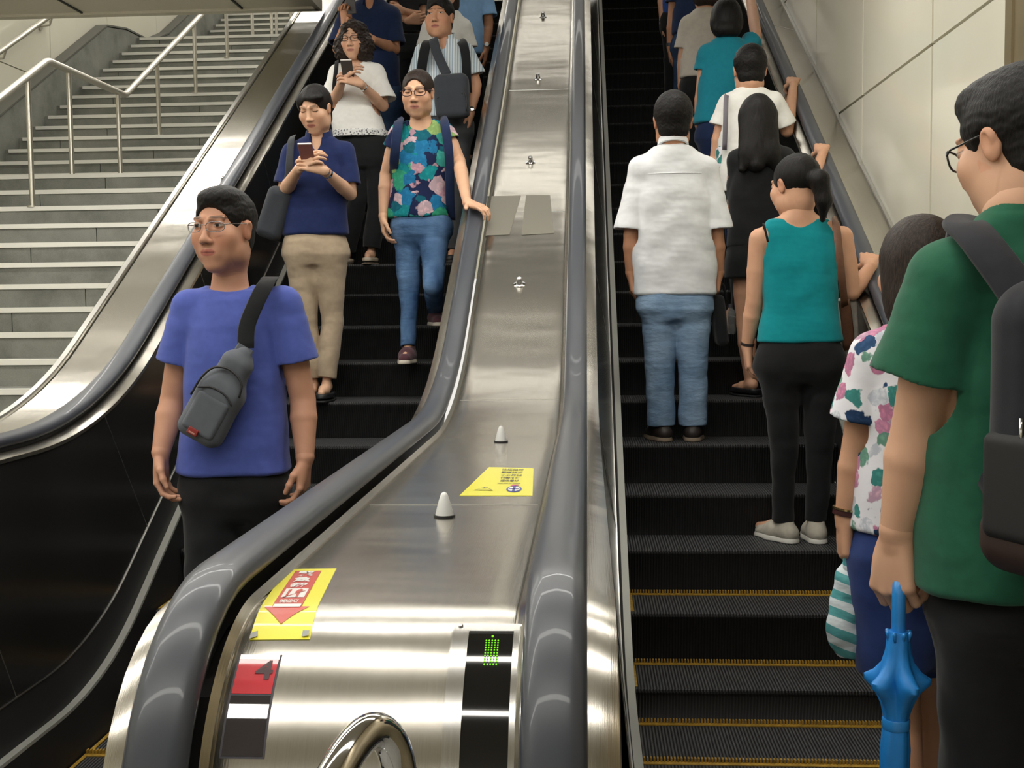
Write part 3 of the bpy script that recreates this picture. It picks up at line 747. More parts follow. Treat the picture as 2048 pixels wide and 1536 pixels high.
def hand_field(F, w, f, n, t, curl=(20, 25, 20), s=1.0, thumb='rest', spread=.0, fan=None):
    """wrist, finger direction, palm normal, thumb side"""
    w = np.array(w, float); f = nrm(f); n = np.array(n, float); n = nrm(n-f*np.dot(n, f)); t0 = np.cross(f, n); t = t0 if np.dot(t0, t) > 0 else -t0
    kn = [(.034, .090), (.0115, .094), (-.0105, .089), (-.031, .080)]; ln = [.94, 1.03, .96, .78]
    for i, (a, b) in enumerate(kn):
        k = w+(t*a+f*b)*s
        F.cone(w+t*a*.42*s, k, .0155*s, .0118*s, .014*s)
        an = 0; p = k
        dd = (t*((.18-.12*i)*spread))
        for j, L in enumerate((.042, .026, .021)):
            an += math.radians((curl[j] if fan is None else curl[j]*fan[i])); d = nrm(f*math.cos(an)+n*math.sin(an)+dd)
            q = p+d*L*ln[i]*s; F.cone(p, q, (.0098, .0088, .0080)[j]*s, (.0088, .0080, .0066)[j]*s, .003*s); p = q
    F.ell(w+f*.045*s+n*.004*s+t*.012*s, np.array([.034, .040, .014])*s, np.array([t, f, n]), .014*s)
    b = w+(f*.022+t*.022+n*.006)*s
    if thumb == 'rest': d1, d2, d3 = nrm(f*.75+t*.6+n*.35), nrm(f*.95+t*.2+n*.35), nrm(f+n*.45)
    elif thumb == 'grip': d1, d2, d3 = nrm(f*.5+t*.65+n*.7), nrm(f*.45+n*.9+t*.1), nrm(f*.1+n*.9-t*.5)
    else: d1, d2, d3 = nrm(f*.4+t*.9), nrm(f*.6+t*.8), nrm(f*.7+t*.7)
    p = b
    for d, L, r0, r1 in ((d1, .040, .0150, .0120), (d2, .032, .0112, .0098), (d3, .026, .0098, .0075)):
        q = p+d*L*s; F.cone(p, q, r0*s, r1*s, .006*s); p = q
def foot_obj(parent, an, fwd, zf, s, mat, solemat, kind='shoe'):
    fwd = nrm([fwd[0], fwd[1], 0]); side = np.array([-fwd[1], fwd[0], 0]); a = np.array([an[0], an[1], zf]); M = np.array([side, fwd, [0, 0, 1.]])
    F = Fld(); h = .062 if kind == 'shoe' else .036
    F.cone(a-fwd*.045*s+[0, 0, .040*s], a+fwd*.05*s+[0, 0, .040*s], .040*s, .044*s, .02)
    F.cone(a+fwd*.05*s+[0, 0, .036*s], a+fwd*.135*s+side*.0*s+[0, 0, .024*s], .043*s, .034*s, .03)
    if kind == 'shoe': F.cone(a-fwd*.02*s+[0, 0, .05*s], a-fwd*.012*s+[0, 0, .088*s], .040*s, .038*s, .02)
    F.clip((0, 0, zf+.020*s), (0, 0, -1))
    if kind == 'shoe': F.ell(a-fwd*.01*s+[0, 0, .105*s], (.034*s, .042*s, .030*s), M, .004, 's')
    else: F.clip((0, 0, zf+.046*s), (0, 0, 1)); F.ell(a+fwd*.0*s+[0, 0, .05*s], (.030*s, .078*s, .026*s), M, .004, 's')
    sh = fmesh('shoe', F.mesh(.0045*s), mat, parent)
    G = Fld(); G.cone(a-fwd*.042*s, a+fwd*.05*s, .044*s, .048*s, .02); G.cone(a+fwd*.05*s, a+fwd*.14*s, .048*s, .037*s, .03)
    G.clip((0, 0, zf+.024*s if kind == 'shoe' else zf+.012*s), (0, 0, 1)); G.clip((0, 0, zf+.001), (0, 0, -1))
    fmesh('sole', G.mesh(.0045*s), solemat, sh)
    return sh
def glasses(parent, c, M, s, mat, rim=.0016, wd=.026, ht=.017, half=False):
    W = lambda p: tuple(np.array(c)+np.array(p)*s @ M); mb = MB()
    for q in (-1, 1):
        pts = []
        for i in range(25):
            a = 2*PI*i/24; cx = abs(math.cos(a))**.7*math.copysign(1, math.cos(a)); cy = abs(math.sin(a))**.75*math.copysign(1, math.sin(a))
            if half and cy < -.1 and False: continue
            pts.append(W((q*.034+cx*wd, .104-abs(q*.034+cx*wd)**2*4.2, .014+cy*ht)))
        mb.tube(pts, rim*s, 6, False)
        mb.tube([W((q*.0595, .090, .020)), W((q*.074, .070, .021)), W((q*.0795, .0, .019)), W((q*.079, -.02, .010))], rim*s, 6)
    mb.tube([W((-.010, .104, .019)), W((0, .107, .021)), W((.010, .104, .019))], rim*s, 6)
    g = mb.obj('glasses', mat, parent, True)
    return g
def off(parent):
    o = np.zeros(3)
    while parent is not None: o += np.array(parent.location); parent = parent.parent
    return o

HAIR = {}
def hair_field(style, c, M, s):
    F = Fld(); W = lambda p: np.array(c)+np.array(p)*s @ M
    E = lambda p, r, k=.015, op='u': F.ell(W(p), np.array(r)*s, M, k*s, op)
    Cn = lambda a, b, ra, rb, k=.02: F.cone(W(a), W(b), ra*s, rb*s, k*s)
    dn = -M[2]
    if style == 'short':
        E((0, -.036, -.030), (.0665, .058, .062), .02)
        E((0, -.018, .038), (.083, .102, .094)); E((0, .03, .095), (.058, .055, .034), .02)
        E((0, .098, -.006), (.078, .066, .076), .008, 's')
        for q in (-1, 1): E((q*.088, .008, -.010), (.026, .030, .040), .008, 's')
        E((0, -.05, -.140), (.12, .09, .062), .012, 's'); E((0, .075, -.065), (.10, .08, .075), .008, 's')
    elif style == 'crew':
        E((0, -.036, -.026), (.066, .056, .056), .02)
        E((0, -.018, .038), (.081, .100, .090)); E((0, .02, .095), (.058, .06, .032), .02)
        E((0, .100, -.004), (.088, .066, .082), .008, 's')
        for q in (-1, 1): E((q*.088, .012, -.008), (.028, .034, .044), .008, 's')
        E((0, -.04, -.130), (.12, .10, .060), .012, 's'); E((0, .07, -.06), (.10, .08, .08), .008, 's')
    elif style in ('pulled', 'pony', 'swept'):
        E((0, -.018, .036), (.081, .101, .091)); E((0, .104, -.006), (.067, .076, .096), .006, 's')
        E((0, .05, -.075), (.10, .085, .070), .008, 's'); E((0, -.02, -.115), (.12, .07, .055), .012, 's')
        for q in (-1, 1): E((q*.088, .006, -.004), (.020, .022, .034), .006, 's')
        if style == 'swept': E((-.026, .050, .078), (.052, .034, .022), .02); E((.056, .036, .045), (.020, .034, .044), .02)
        if style != 'pulled':
            Cn((0, -.10, .005), (0, -.13, -.005), .022, .030); Cn((0, -.135, -.01), (.012, -.13, -.09), .038, .028); Cn((.012, -.13, -.09), (.02, -.105, -.155), .030, .010)
        else: Cn((0, -.10, -.01), (.01, -.10, -.07), .036, .030); Cn((.02, -.09, -.06), (.045, -.06, -.19), .030, .02)
        if style == 'swept': Cn((.03, -.09, -.03), (.065, -.03, -.14), .040, .026); Cn((.065, -.03, -.14), (.085, .01, -.23), .024, .008)
    elif style == 'bob':
        E((0, -.018, .036), (.086, .104, .094)); E((0, -.028, -.022), (.093, .090, .090), .03); E((0, -.06, -.07), (.075, .058, .05), .02)
        E((0, .104, -.03), (.063, .080, .098), .006, 's'); E((0, .0, -.158), (.14, .14, .055), .01, 's')
    elif style == 'boblong':
        E((0, -.018, .036), (.086, .104, .094)); E((0, -.02, -.055), (.098, .090, .15), .04)
        E((0, .106, -.03), (.060, .076, .10), .006, 's'); E((0, .0, -.235), (.16, .16, .05), .01, 's')
    elif style == 'long':
        E((0, -.018, .036), (.084, .104, .094)); Cn((-.03, -.04, .0), (-.055, -.075, -.19), .068, .050, .04); Cn((.03, -.04, .0), (.05, -.075, -.20), .068, .052, .04)
        Cn((0, -.06, -.05), (-.02, -.10, -.25), .06, .04, .04); Cn((.05, -.08, -.18), (.10, -.08, -.30), .045, .018, .03); Cn((-.05, -.08, -.18), (-.09, -.09, -.27), .045, .018, .03)
        E((0, .104, -.03), (.063, .080, .098), .006, 's')
    elif style == 'curly':
        E((0, -.015, .034), (.092, .108, .098)); E((-.062, -.005, -.045), (.066, .085, .090), .03); E((.066, -.005, -.045), (.068, .085, .088), .03); E((0, -.06, -.03), (.10, .07, .11), .03)
        E((0, .106, -.028), (.060, .086, .100), .006, 's'); E((.006, .09, .072), (.030, .03, .018), .01, 's')
    return F

PEOPLE = {}
def collar_band(root, nk, Mn, bf, s, mat):
    side = Mn[0]; up = np.array([0, 0, 1.]); V = []; N = 30
    for i in range(N+1):
        a = math.radians(30+i*(300/N)); c, q = math.cos(a), math.sin(a)      # 0 = front
        b_ = (1-c)/2; tz = .004+.052*b_**.7; fl = max(0, (abs(math.degrees(a)-180)-90)/60)
        r0, r1 = .063, .078+.010*fl
        o = nk+up*(-.0+0)*s
        p0 = o+(side*q*r0+bf*c*(r0-.002))*s+up*(tz+.004)*s; p1 = o+(side*q*(r0+.008)+bf*c*(r0+.006))*s+up*(tz+.006)*s
        p2 = o+(side*q*r1+bf*c*(r1+.004))*s+up*(tz-.030-.030*fl)*s; p3 = o+(side*q*(r1-.008)+bf*c*(r1-.006))*s+up*(tz-.034-.028*fl)*s
        V += [p0, p1, p2, p3]
    F = [[i*4+k, i*4+(k+1) % 4, (i+1)*4+(k+1) % 4, (i+1)*4+k] for i in range(N) for k in range(4)]+[[3, 2, 1, 0], [N*4, N*4+1, N*4+2, N*4+3]]
    mobj('collar', V, F, mat, root, True, sharp=60)
def person(key, label, Y, zf, J, hd, torso, shirt, legs=None, hair='short', hairm=None, skin='d9a98a', lip=None, hands=None, eye='open', s=.93, vox=None, yaw=0.0,
           sleeve=None, trousers=None, shoes=None, neck=None, hoff=0.0, arms=(.043, .036, .024), fold=.0028, lohem=None, brow=1.0, hs=None, skincut=None, collar=None, neckhole=(.066, .062), pants_flat=True, hairnoise=None, skirt=None, scoop=None):
    ppm = FPX/(Y*1.0); vox = vox or max(.0046, min(.0075, 1.7/ppm)); hs = hs or s
    G = {}; fc = np.array([math.sin(math.radians(yaw)), -math.cos(math.radians(yaw)), 0])
    for k, v in J.items():
        G[k] = at(v[0], v[1], y=Y+(v[2] if len(v) > 2 else 0)) if v[0] != 'w' else np.array(v[1:], float)
    if abs(hd[2]) > 90: fc = -fc
    G['head'] = at(hd[0], hd[1], y=Y+hd[4]); hc = G['head']; M = head_frame(hc, hd[2], hd[3], hd[5] if len(hd) > 5 else 0)
    nk = G['neck']; base = np.array([nk[0], Y, zf])
    root = empty('person', tuple(base), label, 'person')
    PEOPLE[key] = (root, G, M, hs)
    up = np.array([0, 0, 1.])
    T = [(at(a, b, y=Y+(q[4] if len(q) > 4 else 0)), c/ppm*(1 if sleeve == 'tank' else (.55 if i == 0 else (.93 if i == 1 else 1))), d) for i, q in enumerate(torso) for a, b, c, d in [q[:4]]]
    rad = math.radians(yaw)
    # ---- body: one surface
    B = Fld(); ins = .91 if scoop else .82
    Tb = [(c, wd*ins, d*ins) for c, wd, d in T if c[2] > G['hipl'][2]-.02]
    B.loft(Tb, rad, .03)
    n0 = nk+up*.005; hb = hc-M[1]*.022*hs-M[2]*.060*hs
    B.chain([nk-up*.05, n0, hb], [.062*s, .052*s, .050*hs], .03)
    leg = legs or {}
    for q in 'lr':
        sh, el, wr = G['sh'+q], G['el'+q], G['wr'+q]
        B.cone(nk-up*(.012 if sleeve == 'tank' else .034)*s, sh-up*(.01 if sleeve == 'tank' else .022), (.040 if sleeve == 'tank' else .032)*s, (.044 if sleeve == 'tank' else .038)*s, .04)
        B.chain([sh-up*(0 if sleeve == 'tank' else .014), (sh*.5+el*.5), el], [arms[0]*(1.08 if sleeve == 'tank' else .92)*s, arms[0]*s, arms[1]*s], .005)
        mid = el*.68+wr*.32; B.chain([el, mid, wr], [arms[1]*s, arms[1]*1.06*s, arms[2]*s], .005)
        hp = G['hip'+q]; kn, an = G['kn'+q], G['an'+q]; lr = leg.get('r', (.072, .046, .030)); lr = tuple(v*.78 for v in lr) if trousers and trousers.get('len', 1) > .6 else lr
        c1 = kn*.68+an*.32+np.array([0, .009 if abs(hd[2]) < 90 else -.009, 0])
        B.chain([hp, hp*.5+kn*.5, kn], [lr[0]*s, (lr[0]*.55+lr[1]*.5)*s, lr[1]*s], .006); B.chain([kn, c1, an], [lr[1]*s, lr[1]*1.06*s, lr[2]*s], .006)
        fd = J.get('toe'+q, None); f = np.array([fc[0], fc[1], 0]) if fd is None else np.array([fd[0], fd[1], 0.])
        B.chain([an-f*.02*s-up*.02*s, an+f*.06*s-up*.035*s, an+f*.13*s-up*.045*s], [.030*s, .028*s, .020*s], .02)
    parts = []
    hm = hc[2]-.2*hs
    bl, bh = B.bounds(); parts.append(B.mesh(vox, lohi=(bl, bh)))
    vh = min(vox, max(.0023, 1.05/ppm))
    H = Fld(); head_field(H, hc, M, hs); H.cone(nk, hb, .0525*s, .0505*hs, .03); H.cone(hb, hc-M[1]*.03*hs, .050*hs, .055*hs, .03)
    parts.append(H.mesh(vh))
    for q in 'lr':
        if hands and hands.get(q):
            h = hands[q]; wr, el = G['wr'+q], G['el'+q]; K = Fld()
            fdir = nrm(wr-el) if h.get('f') is None else nrm(h['f'])
            hand_field(K, wr+fdir*.008*s, fdir, h['n'], h['t'], h.get('curl', (20, 28, 22)), s*h.get('s', 1.0), h.get('thumb', 'rest'), h.get('spread', 0), h.get('fan'))
            K.cone(wr*.9+el*.1, wr, arms[2]*.98*s, arms[2]*.97*s, .006); K.cone(wr, wr+fdir*.02*s, arms[2]*.96*s, .022*s, .010)
            parts.append(K.mesh(max(.0026, vh*.95)))
    lp = lip or 'b0605a'
    fmesh('body', parts, M_SKIN, root, face_paint(hc, M, hs, skin, lp, brow, eye))
    # ---- hair
    if hair:
        hf = hair_field(hair, hc, M, hs)
        nz = hairnoise or ([(.0007, 330, 1.0), (.0009, 150, 3.)] if hair in ('short', 'crew') else [(.0010, -190, 2.0)])
        if hair == 'curly': nz = [(.006, 60, 1.), (.0045, 140, 4.), (.003, 260, 2.)]
        fmesh('hair', hf.mesh(min(vox, max(.0028, 1.2/ppm)), nz), hairm or M_HAIR, root)
    # ---- shirt
    if shirt:
        S = Fld(); Tt = T
        if lohem is not None: Tt = [q for q in Tt if q[0][2] > lohem]
        S.loft(Tt, rad, .03)
        if sleeve != 'tank':
            for q in 'lr':
                sh, el = G['sh'+q], G['el'+q]; sl = sleeve.get(q, sleeve.get('a')) if sleeve else (.62, .056, .066)
                fr, r0, r1 = sl[:3]; end = sh+(el-sh)*fr if fr <= 1 else el+(G['wr'+q]-el)*(fr-1)
                S.cone(nk-up*.018*s, sh-up*.012, .046*s, r0*.84*s, .06)
                d = nrm(end-sh); m_ = sh*.62+end*.38; S.cone(sh-up*.006, m_, r0*.84*s, r0*s, .02); S.cone(m_, end, r0*s, r1*s, .006, flat=True)
            for q in 'lr':
                sh, el = G['sh'+q], G['el'+q]; sl = sleeve.get(q, sleeve.get('a')) if sleeve else (.62, .056, .066)
                fr, r0, r1 = sl[:3]; end = sh+(el-sh)*fr if fr <= 1 else el+(G['wr'+q]-el)*(fr-1); d = nrm(end-sh)
                S.cone(end-d*.022*s, end+d*.02, (r1-.017)*s, (r1-.011)*s, .0031, op='s', flat0=True)
        nh, nd = neckhole; fdir = np.array([M[1][0], M[1][1], 0]); fdir = nrm(fdir) if sleeve != 'none' else fdir
        bf = np.array([fc[0], fc[1], 0.])
        Mn = np.array([[bf[1]*-1, bf[0], 0], bf, [0, 0, 1.]])
        S.ell(nk+up*.030*s+bf*(.012+hoff)*s, (nh*s, nd*s, .055*s), Mn, .006, 's')
        if scoop: S.ell(nk-up*scoop[1]*s+bf*.060*s, (scoop[0]*s, .06*s, .050*s), Mn, .012, 's')
        if collar:
            S.ell(nk-up*.012*s+bf*.075*s, (.026*s, .05*s, .062*s), Mn, .008, 's')
        if sleeve == 'tank':
            for q, sg in (('l', -1), ('r', 1)):
                sh = G['sh'+q]; S.ell(sh+np.array([sg*.022, 0, -.018]), (.046*s, .13*s, .088*s), None, .012, 's')
            S.ell(nk+up*.052*s, (.080*s, .15*s, .062*s), None, .010, 's')
        lo_, hi_ = S.bounds()
        fmesh('shirt', S.mesh(vox, [(fold*1.5, -19, 1.3+Y), (fold*.7, 33, Y)]), shirt, root)
        if collar:
            bb = bf
            collar_band(root, nk, Mn, bf, s, collar)
        if False:
            Cc = Fld(); cc = nk+up*.012*s
            for sg in (-1, 1):
                e1 = Mn[0]*sg
                pa = cc-bf*.052*s+up*.022*s; pb = cc+e1*.060*s-bf*.004*s+up*.012*s; pc = cc+e1*.036*s+bf*.058*s-up*.024*s
                Cc.chain([pa, pb, pc], [.017*s, .018*s, .012*s], .012)
                Cc.cone(pc, pc+e1*.018*s-up*.022*s+bf*.012*s, .013*s, .007*s, .01)
            Cc.cone(hb-up*.1, hb+up*.03, .054*s, .053*s, .002, op='s')
            fmesh('collar', Cc.mesh(min(vox, .0045)), collar, root)
    # ---- trousers / skirt
    if trousers:
        P = Fld(); pel = trousers['pel']; Tp = [(at(a, b, y=Y), c/ppm, d) for a, b, c, d in pel]
        zh = min(q[0][2] for q in T); Tp = [(q[0], q[1]*(.90 if q[0][2] > zh-.005 else 1), q[2]*(.88 if q[0][2] > zh-.005 else 1)) for q in Tp]
        if Tp[0][0][2] > zh: k_ = .45; q0, q1 = Tp[0], Tp[1]; f_ = min(1, max(0, (q0[0][2]-zh+.03)/max(q0[0][2]-q1[0][2], .01))); Tp.insert(1, (q0[0]+(q1[0]-q0[0])*f_, q1[1]*.95, q1[2]*.95))
        r = list(trousers.get('r', (.088, .062, .055))); fr = trousers.get('len', 1.0)
        hw = max(q[1] for q in Tp); sp = np.linalg.norm((G['hipl']-G['hipr'])[:2])/2; r[0] = max(r[0]*.9, min(r[0]*1.12, (hw-sp)/s*.97))
        q0, q1 = Tp[-1], Tp[-2]; Tp[-1] = (q0[0]*.55+q1[0]*.45, q0[1]*.80, q0[2]*.86); P.loft(Tp, rad, .04)
        for q in 'lr':
            hp, kn, an = G['hip'+q], G['kn'+q], G['an'+q]
            end = an+(an-kn)*(fr-1) if fr >= .6 else None
            top = hp-up*.02
            if fr >= .55:
                P.cone(hp+up*.01, hp*.6+kn*.4, r[0]*s, (r[0]*.5+r[1]*.5)*s, .04); P.cone(hp*.6+kn*.4, kn, (r[0]*.5+r[1]*.5)*s, r[1]*s, .01); P.cone(kn, end, r[1]*s, r[2]*s, .008, flat=True)
                d = nrm(end-kn); P.cone(end-d*.020, end+d*.02, (r[2]-.014)*s, (r[2]-.010)*s, .0031, op='s', flat0=True)
            else:
                e = hp+(kn-hp)*(fr/.5); P.cone(top, e, r[0]*s, r[1]*s, .04, flat=True)
        fmesh('trousers', P.mesh(vox, [(.0045, 15, 2.1+Y), (.0025, 37, Y)]), trousers['m'], root)
    if skirt:
        P = Fld(); P.loft([(at(a, b, y=Y), c/ppm, d) for a, b, c, d in skirt['secs']], rad, .03); fmesh('skirt', P.mesh(vox, [(.004, 20, 2.)]), skirt['m'], root)
    if shoes:
        for q in 'lr':
            if shoes.get('only') and q not in shoes['only']: continue
            an = G['an'+q]; fd = J.get('toe'+q); f = (fc[0], fc[1]) if fd is None else fd
            foot_obj(root, an, f, J['zf'+q][1] if 'zf'+q in J else zf, s*1.0, shoes['m'], shoes['sole'], shoes.get('kind', 'shoe'))
    return root
def band(name, key, q, mat, fr=.93, r=.026, wd=.012, dial=None, parent=None, dn=(0, -1, 0)):
    root, G, M, hs = PEOPLE[key]; a = G['el'+q]; b = G['wr'+q]; c = a+(b-a)*fr; ax = nrm(b-a)
    mb = MB(); mb.lathe([(r-.003, -wd/2), (r+.001, -wd/2), (r+.001, wd/2), (r-.003, wd/2)], c, ax, 20); o = mb.obj(name, mat, root, True, sharp=40)
    if dial:
        mb = MB(); mb.lathe([(.015, 0), (.015, .006), (.012, .007)], c+np.array(dn)*r, dn, 18); mb.obj('watch_face', dial, o, True, sharp=40)
    return o
# ================================================================== PEOPLE
def TZ(n): return .465+.185*n
def RH(px, py, x, dn=0):      # wrist of a hand resting on the handrail
    p = at(px, py, x=x); p = (p[0], p[1], -1.40+S30*p[1])
    return ('w', p[0]-(.02 if x > 0 else .045), p[1]+(-.065 if not dn else .050), p[2]+(.012 if not dn else .075))
def Wc(px, Y, z, py=900): return ('w', float(at(px, py, y=Y)[0]), Y, z)
W_SHOE = plain('shoe_black', (.012, .012, .014), .5); W_SOLE = plain('sole_tan', '8a7a68', .7); W_BLK = plain('sole_black', (.01, .01, .01), .6)
W_RIM = plain('dark_red_frame', (.035, .010, .012), .3); W_RIMS = plain('steel_frame', (.25, .24, .24), .25, metal=1); W_RIMB = plain('black_frame', (.01, .01, .012), .3)
W_BLACKCLOTH = fabric('black_cloth', (.010, .0105, .012)); W_NAVY = fabric('navy_knit', '1d2a58'); W_NAVY2 = fabric('dark_navy_knit', '1b2a4c')
W_WHITE = fabric('white_linen', 'e9ebee', nz=.03, wr=.7); W_WHITE2 = fabric('white_cotton', 'ecebe6', nz=.03, wr=.45)
W_BLUE = fabric('blue_jersey', '5564b4', nz=.06, wr=.45); W_GREEN = fabric('green_jersey', '256048', nz=.08, wr=.5)
W_TEAL = fabric('teal_rib', '0b8f98', nz=.05, wr=.5); W_TEAL2 = fabric('teal_jersey', '1c8296', nz=.05, wr=.5)
W_BEIGE = fabric('beige_chino', 'b5a28a', nz=.06, wr=.6); W_GREY = fabric('pale_grey_jersey', 'c3bcb0', nz=.05); W_DKGREY = fabric('charcoal_cloth', '4a4b4e', nz=.08)
W_LBLUE = fabric('light_blue_cotton', '86b0dc', nz=.05); W_SHORT = fabric('navy_shorts_cloth', '24386e', nz=.07)
W_JEAN = denim('blue_denim', '2c4a70', '6b8cb4'); W_JEANL = denim('light_denim', '6f8cac', '9ab4cf'); W_JEAND = denim('dark_denim', '26364e', '3b5070')
W_STRIPE = striped('striped_shirt', 'a9bccb', 'e4ebee', 62, 0, duty=-.1)
W_FLOR = floral('flowered_teal_print', ['1f9aa0', 'd9a7b4', '49b5a8', '2a86b8', 'a9c97a', '1a6f80', 'e6c3c9', '3fae86'], 15, (.012, .02, .07), .66)
W_FLOR2 = floral('flowered_white_print', ['e0b3c6', 'd98cab', '4d9a92', 'e39ab8', '2b4468', 'e8e8ee', 'd98cab', '7fae97', '3a5a80'], 21, (.80, .79, .84), .50)
DN = (0, 0, -1)

person('A', 'man in a plain blue T-shirt with a grey sling bag, walking off the left escalator', 3.75, FZ,
  dict(neck=(460, 577, .02), shl=(380, 612), shr=(566, 606), ell=(346, 800, .02), elr=(606, 800, .02), wrl=(322, 905, -.06), wrr=(610, 915, -.04), hipl=(425, 985), hipr=(515, 985),
       knl=Wc(410, 3.62, .50), knr=Wc(528, 3.84, .50), anl=Wc(412, 3.60, .04), anr=Wc(520, 3.95, .06)),
  (449, 463, -16, 4, -.02), [(464, 596, 62, .07), (467, 640, 98, .1), (470, 720, 104, .115), (472, 800, 106, .118), (470, 880, 113, .122), (468, 944, 120, .126)],
  W_BLUE, hair='crew', s=1.0, hs=1.12, sleeve={'a': (.60, .066, .078)}, skin='d09c80', neckhole=(.074, .070), fold=.0032,
  hands={'l': dict(n=(1, -.1, 0), t=(0, -1, 0), f=(.05, -.15, -1), curl=(28, 34, 26)), 'r': dict(n=(-1, .1, 0), t=(0, -1, 0), f=(-.05, -.1, -1), curl=(30, 34, 26))},
  trousers=dict(m=W_BLACKCLOTH, pel=[(468, 930, 106, .115), (468, 1000, 112, .125), (468, 1060, 100, .12)], r=(.098, .075, .06)), shoes=dict(m=W_SHOE, sole=W_BLK), arms=(.047, .041, .029), vox=.005)
person('B', 'woman in a navy polo shirt and beige cropped trousers looking at her phone', 6.05, TZ(3),
  dict(neck=(638, 276, 0), shl=(583, 300), shr=(692, 298), ell=(568, 385, -.02), elr=(700, 388, -.02), wrl=(597, 338, -.26), wrr=(650, 342, -.26), hipl=(605, 520), hipr=(660, 520),
       knl=(614, 640, -.02), knr=(664, 640, 0), anl=Wc(630, 6.05, TZ(3)+.09), anr=Wc(656, 6.0, TZ(3)+.09)),
  (631, 219, -12, 26, -.06), [(638, 285, 40, .06), (637, 305, 62, .085), (636, 350, 64, .1), (633, 410, 60, .095), (632, 471, 67, .108)],
  W_NAVY, hair='swept', brow=.75, eye='down', hs=.98, sleeve={'a': (.80, .056, .068)}, skin='e3b798', lip='b3625e', collar=W_NAVY, neckhole=(.056, .060),
  hands={'l': dict(n=(.9, .3, .1), t=(0, -.3, 1), f=(.75, -.35, .5), curl=(30, 34, 20)), 'r': dict(n=(-.9, .3, .1), t=(0, -.3, 1), f=(-.8, -.35, .35), curl=(32, 36, 20))},
  trousers=dict(m=W_BEIGE, pel=[(631, 462, 64, .10), (631, 510, 67, .115), (631, 550, 60, .11)], r=(.086, .062, .055), len=.93), shoes=dict(m=W_SHOE, sole=W_BLK, kind='flat'), vox=.005)
person('C', 'woman in a flowered teal top and blue jeans with her hand on the rail', 6.3, TZ(4),
  dict(neck=(842, 243, 0), shl=(797, 262), shr=(888, 258), ell=(772, 350, .03), elr=(918, 322, -.02), wrl=(766, 432, -.04), wrr=RH(950, 386, -0.545, dn=1), hipl=(817, 460), hipr=(868, 460),
       knl=(818, 590, -.05), knr=(866, 570, -.20), anl=Wc(820, 6.15, TZ(4)+.08), anr=Wc(875, 6.42, TZ(4)+.26), toer=(.25, -1), zfr=(0, TZ(4)+.19)),
  (836, 189, -6, 12, -.05), [(843, 252, 36, .055), (843, 272, 54, .08), (843, 320, 58, .1), (841, 370, 56, .098), (838, 436, 62, .11)],
  W_FLOR, hair='pulled', hairm=M_HAIRB, brow=.75, eye='down', hs=1.03, sleeve={'a': (.38, .056, .066)}, skin='dcae8e', lip='b8706a', neckhole=(.078, .074), hoff=.012, scoop=(.066, .004),
  hands={'l': dict(n=(1, 0, 0), t=(0, -1, 0), f=(.1, -.1, -1), curl=(24, 30, 24)), 'r': dict(n=(0, .15, -1), t=(-1, 0, 0), f=(.72, -.45, -.28), curl=(12, 34, 30), thumb='out')},
  trousers=dict(m=W_JEAN, pel=[(841, 428, 57, .10), (842, 470, 62, .112), (842, 505, 54, .105)], r=(.084, .056, .042), len=.98),
  shoes=dict(m=fabric('maroon_canvas', '54343c'), sole=plain('cream_sole', 'c9bfb0', .6)), vox=.005)
person('D', 'woman with curly bobbed hair, glasses and a loose white blouse typing on a phone', 7.35, TZ(7),
  dict(neck=(712, 124, 0), shl=(676, 143), shr=(752, 142), ell=(668, 205, -.02), elr=(766, 212, -.02), wrl=(684, 163, -.24), wrr=(722, 168, -.24), hipl=(712, 300), hipr=(752, 300),
       knl=(716, 400), knr=(755, 400), anl=Wc(702, 7.45, TZ(7)+.09), anr=Wc(750, 7.32, TZ(7)+.09)),
  (708, 82, -6, 10, -.05), [(714, 132, 40, .06), (714, 150, 50, .08), (712, 200, 46, .11), (715, 240, 50, .115), (722, 274, 54, .12)],
  W_WHITE2, hair='curly', hairm=M_HAIRB, brow=.75, eye='down', hs=.97, sleeve={'a': (.84, .062, .098)}, skin='dcae90', lip='b06a60', neckhole=(.086, .07), scoop=(.060, -.012),
  hands={'l': dict(n=(.9, .3, .1), t=(0, -.3, 1), f=(.6, -.35, .6), curl=(30, 34, 20)), 'r': dict(n=(-.9, .3, .1), t=(0, -.3, 1), f=(-.8, -.35, .35), curl=(32, 36, 20))},
  trousers=dict(m=W_BLACKCLOTH, pel=[(732, 262, 46, .10), (732, 320, 50, .115), (733, 350, 48, .11)], r=(.085, .066, .060), len=.96), shoes=dict(m=plain('pale_flat', 'b9ab98', .5), sole=W_SOLE, kind='flat'))
person('E', 'man in a striped white and blue shirt with a grey bag on his chest', 7.35, TZ(7),
  dict(neck=(888, 80, 0), shl=(846, 102), shr=(930, 100), ell=(832, 185, .02), elr=(952, 170, .02), wrl=(838, 240, .02), wrr=(942, 225, -.02), hipl=(878, 255), hipr=(918, 255),
       knl=(880, 365), knr=(915, 365), anl=Wc(880, 7.4, TZ(7)+.09), anr=Wc(912, 7.35, TZ(7)+.09)),
  (879, 38, -10, 2, -.03), [(888, 90, 34, .06), (888, 112, 52, .09), (888, 160, 50, .115), (888, 200, 48, .12), (890, 238, 48, .12)],
  W_STRIPE, hair='short', sleeve={'a': (.72, .062, .080)}, skin='cf9c7c', neckhole=(.056, .062), collar=W_STRIPE, s=.96, hs=1.06,
  hands={'l': dict(n=(1, 0, 0), t=(0, -1, 0), curl=(24, 30, 24)), 'r': dict(n=(-1, 0, 0), t=(0, -1, 0), f=(-.1, -.2, -1), curl=(30, 34, 24))},
  trousers=dict(m=W_DKGREY, pel=[(895, 228, 44, .11), (897, 270, 48, .12), (897, 300, 46, .115)], r=(.095, .075, .065)), shoes=dict(m=W_SHOE, sole=W_BLK))
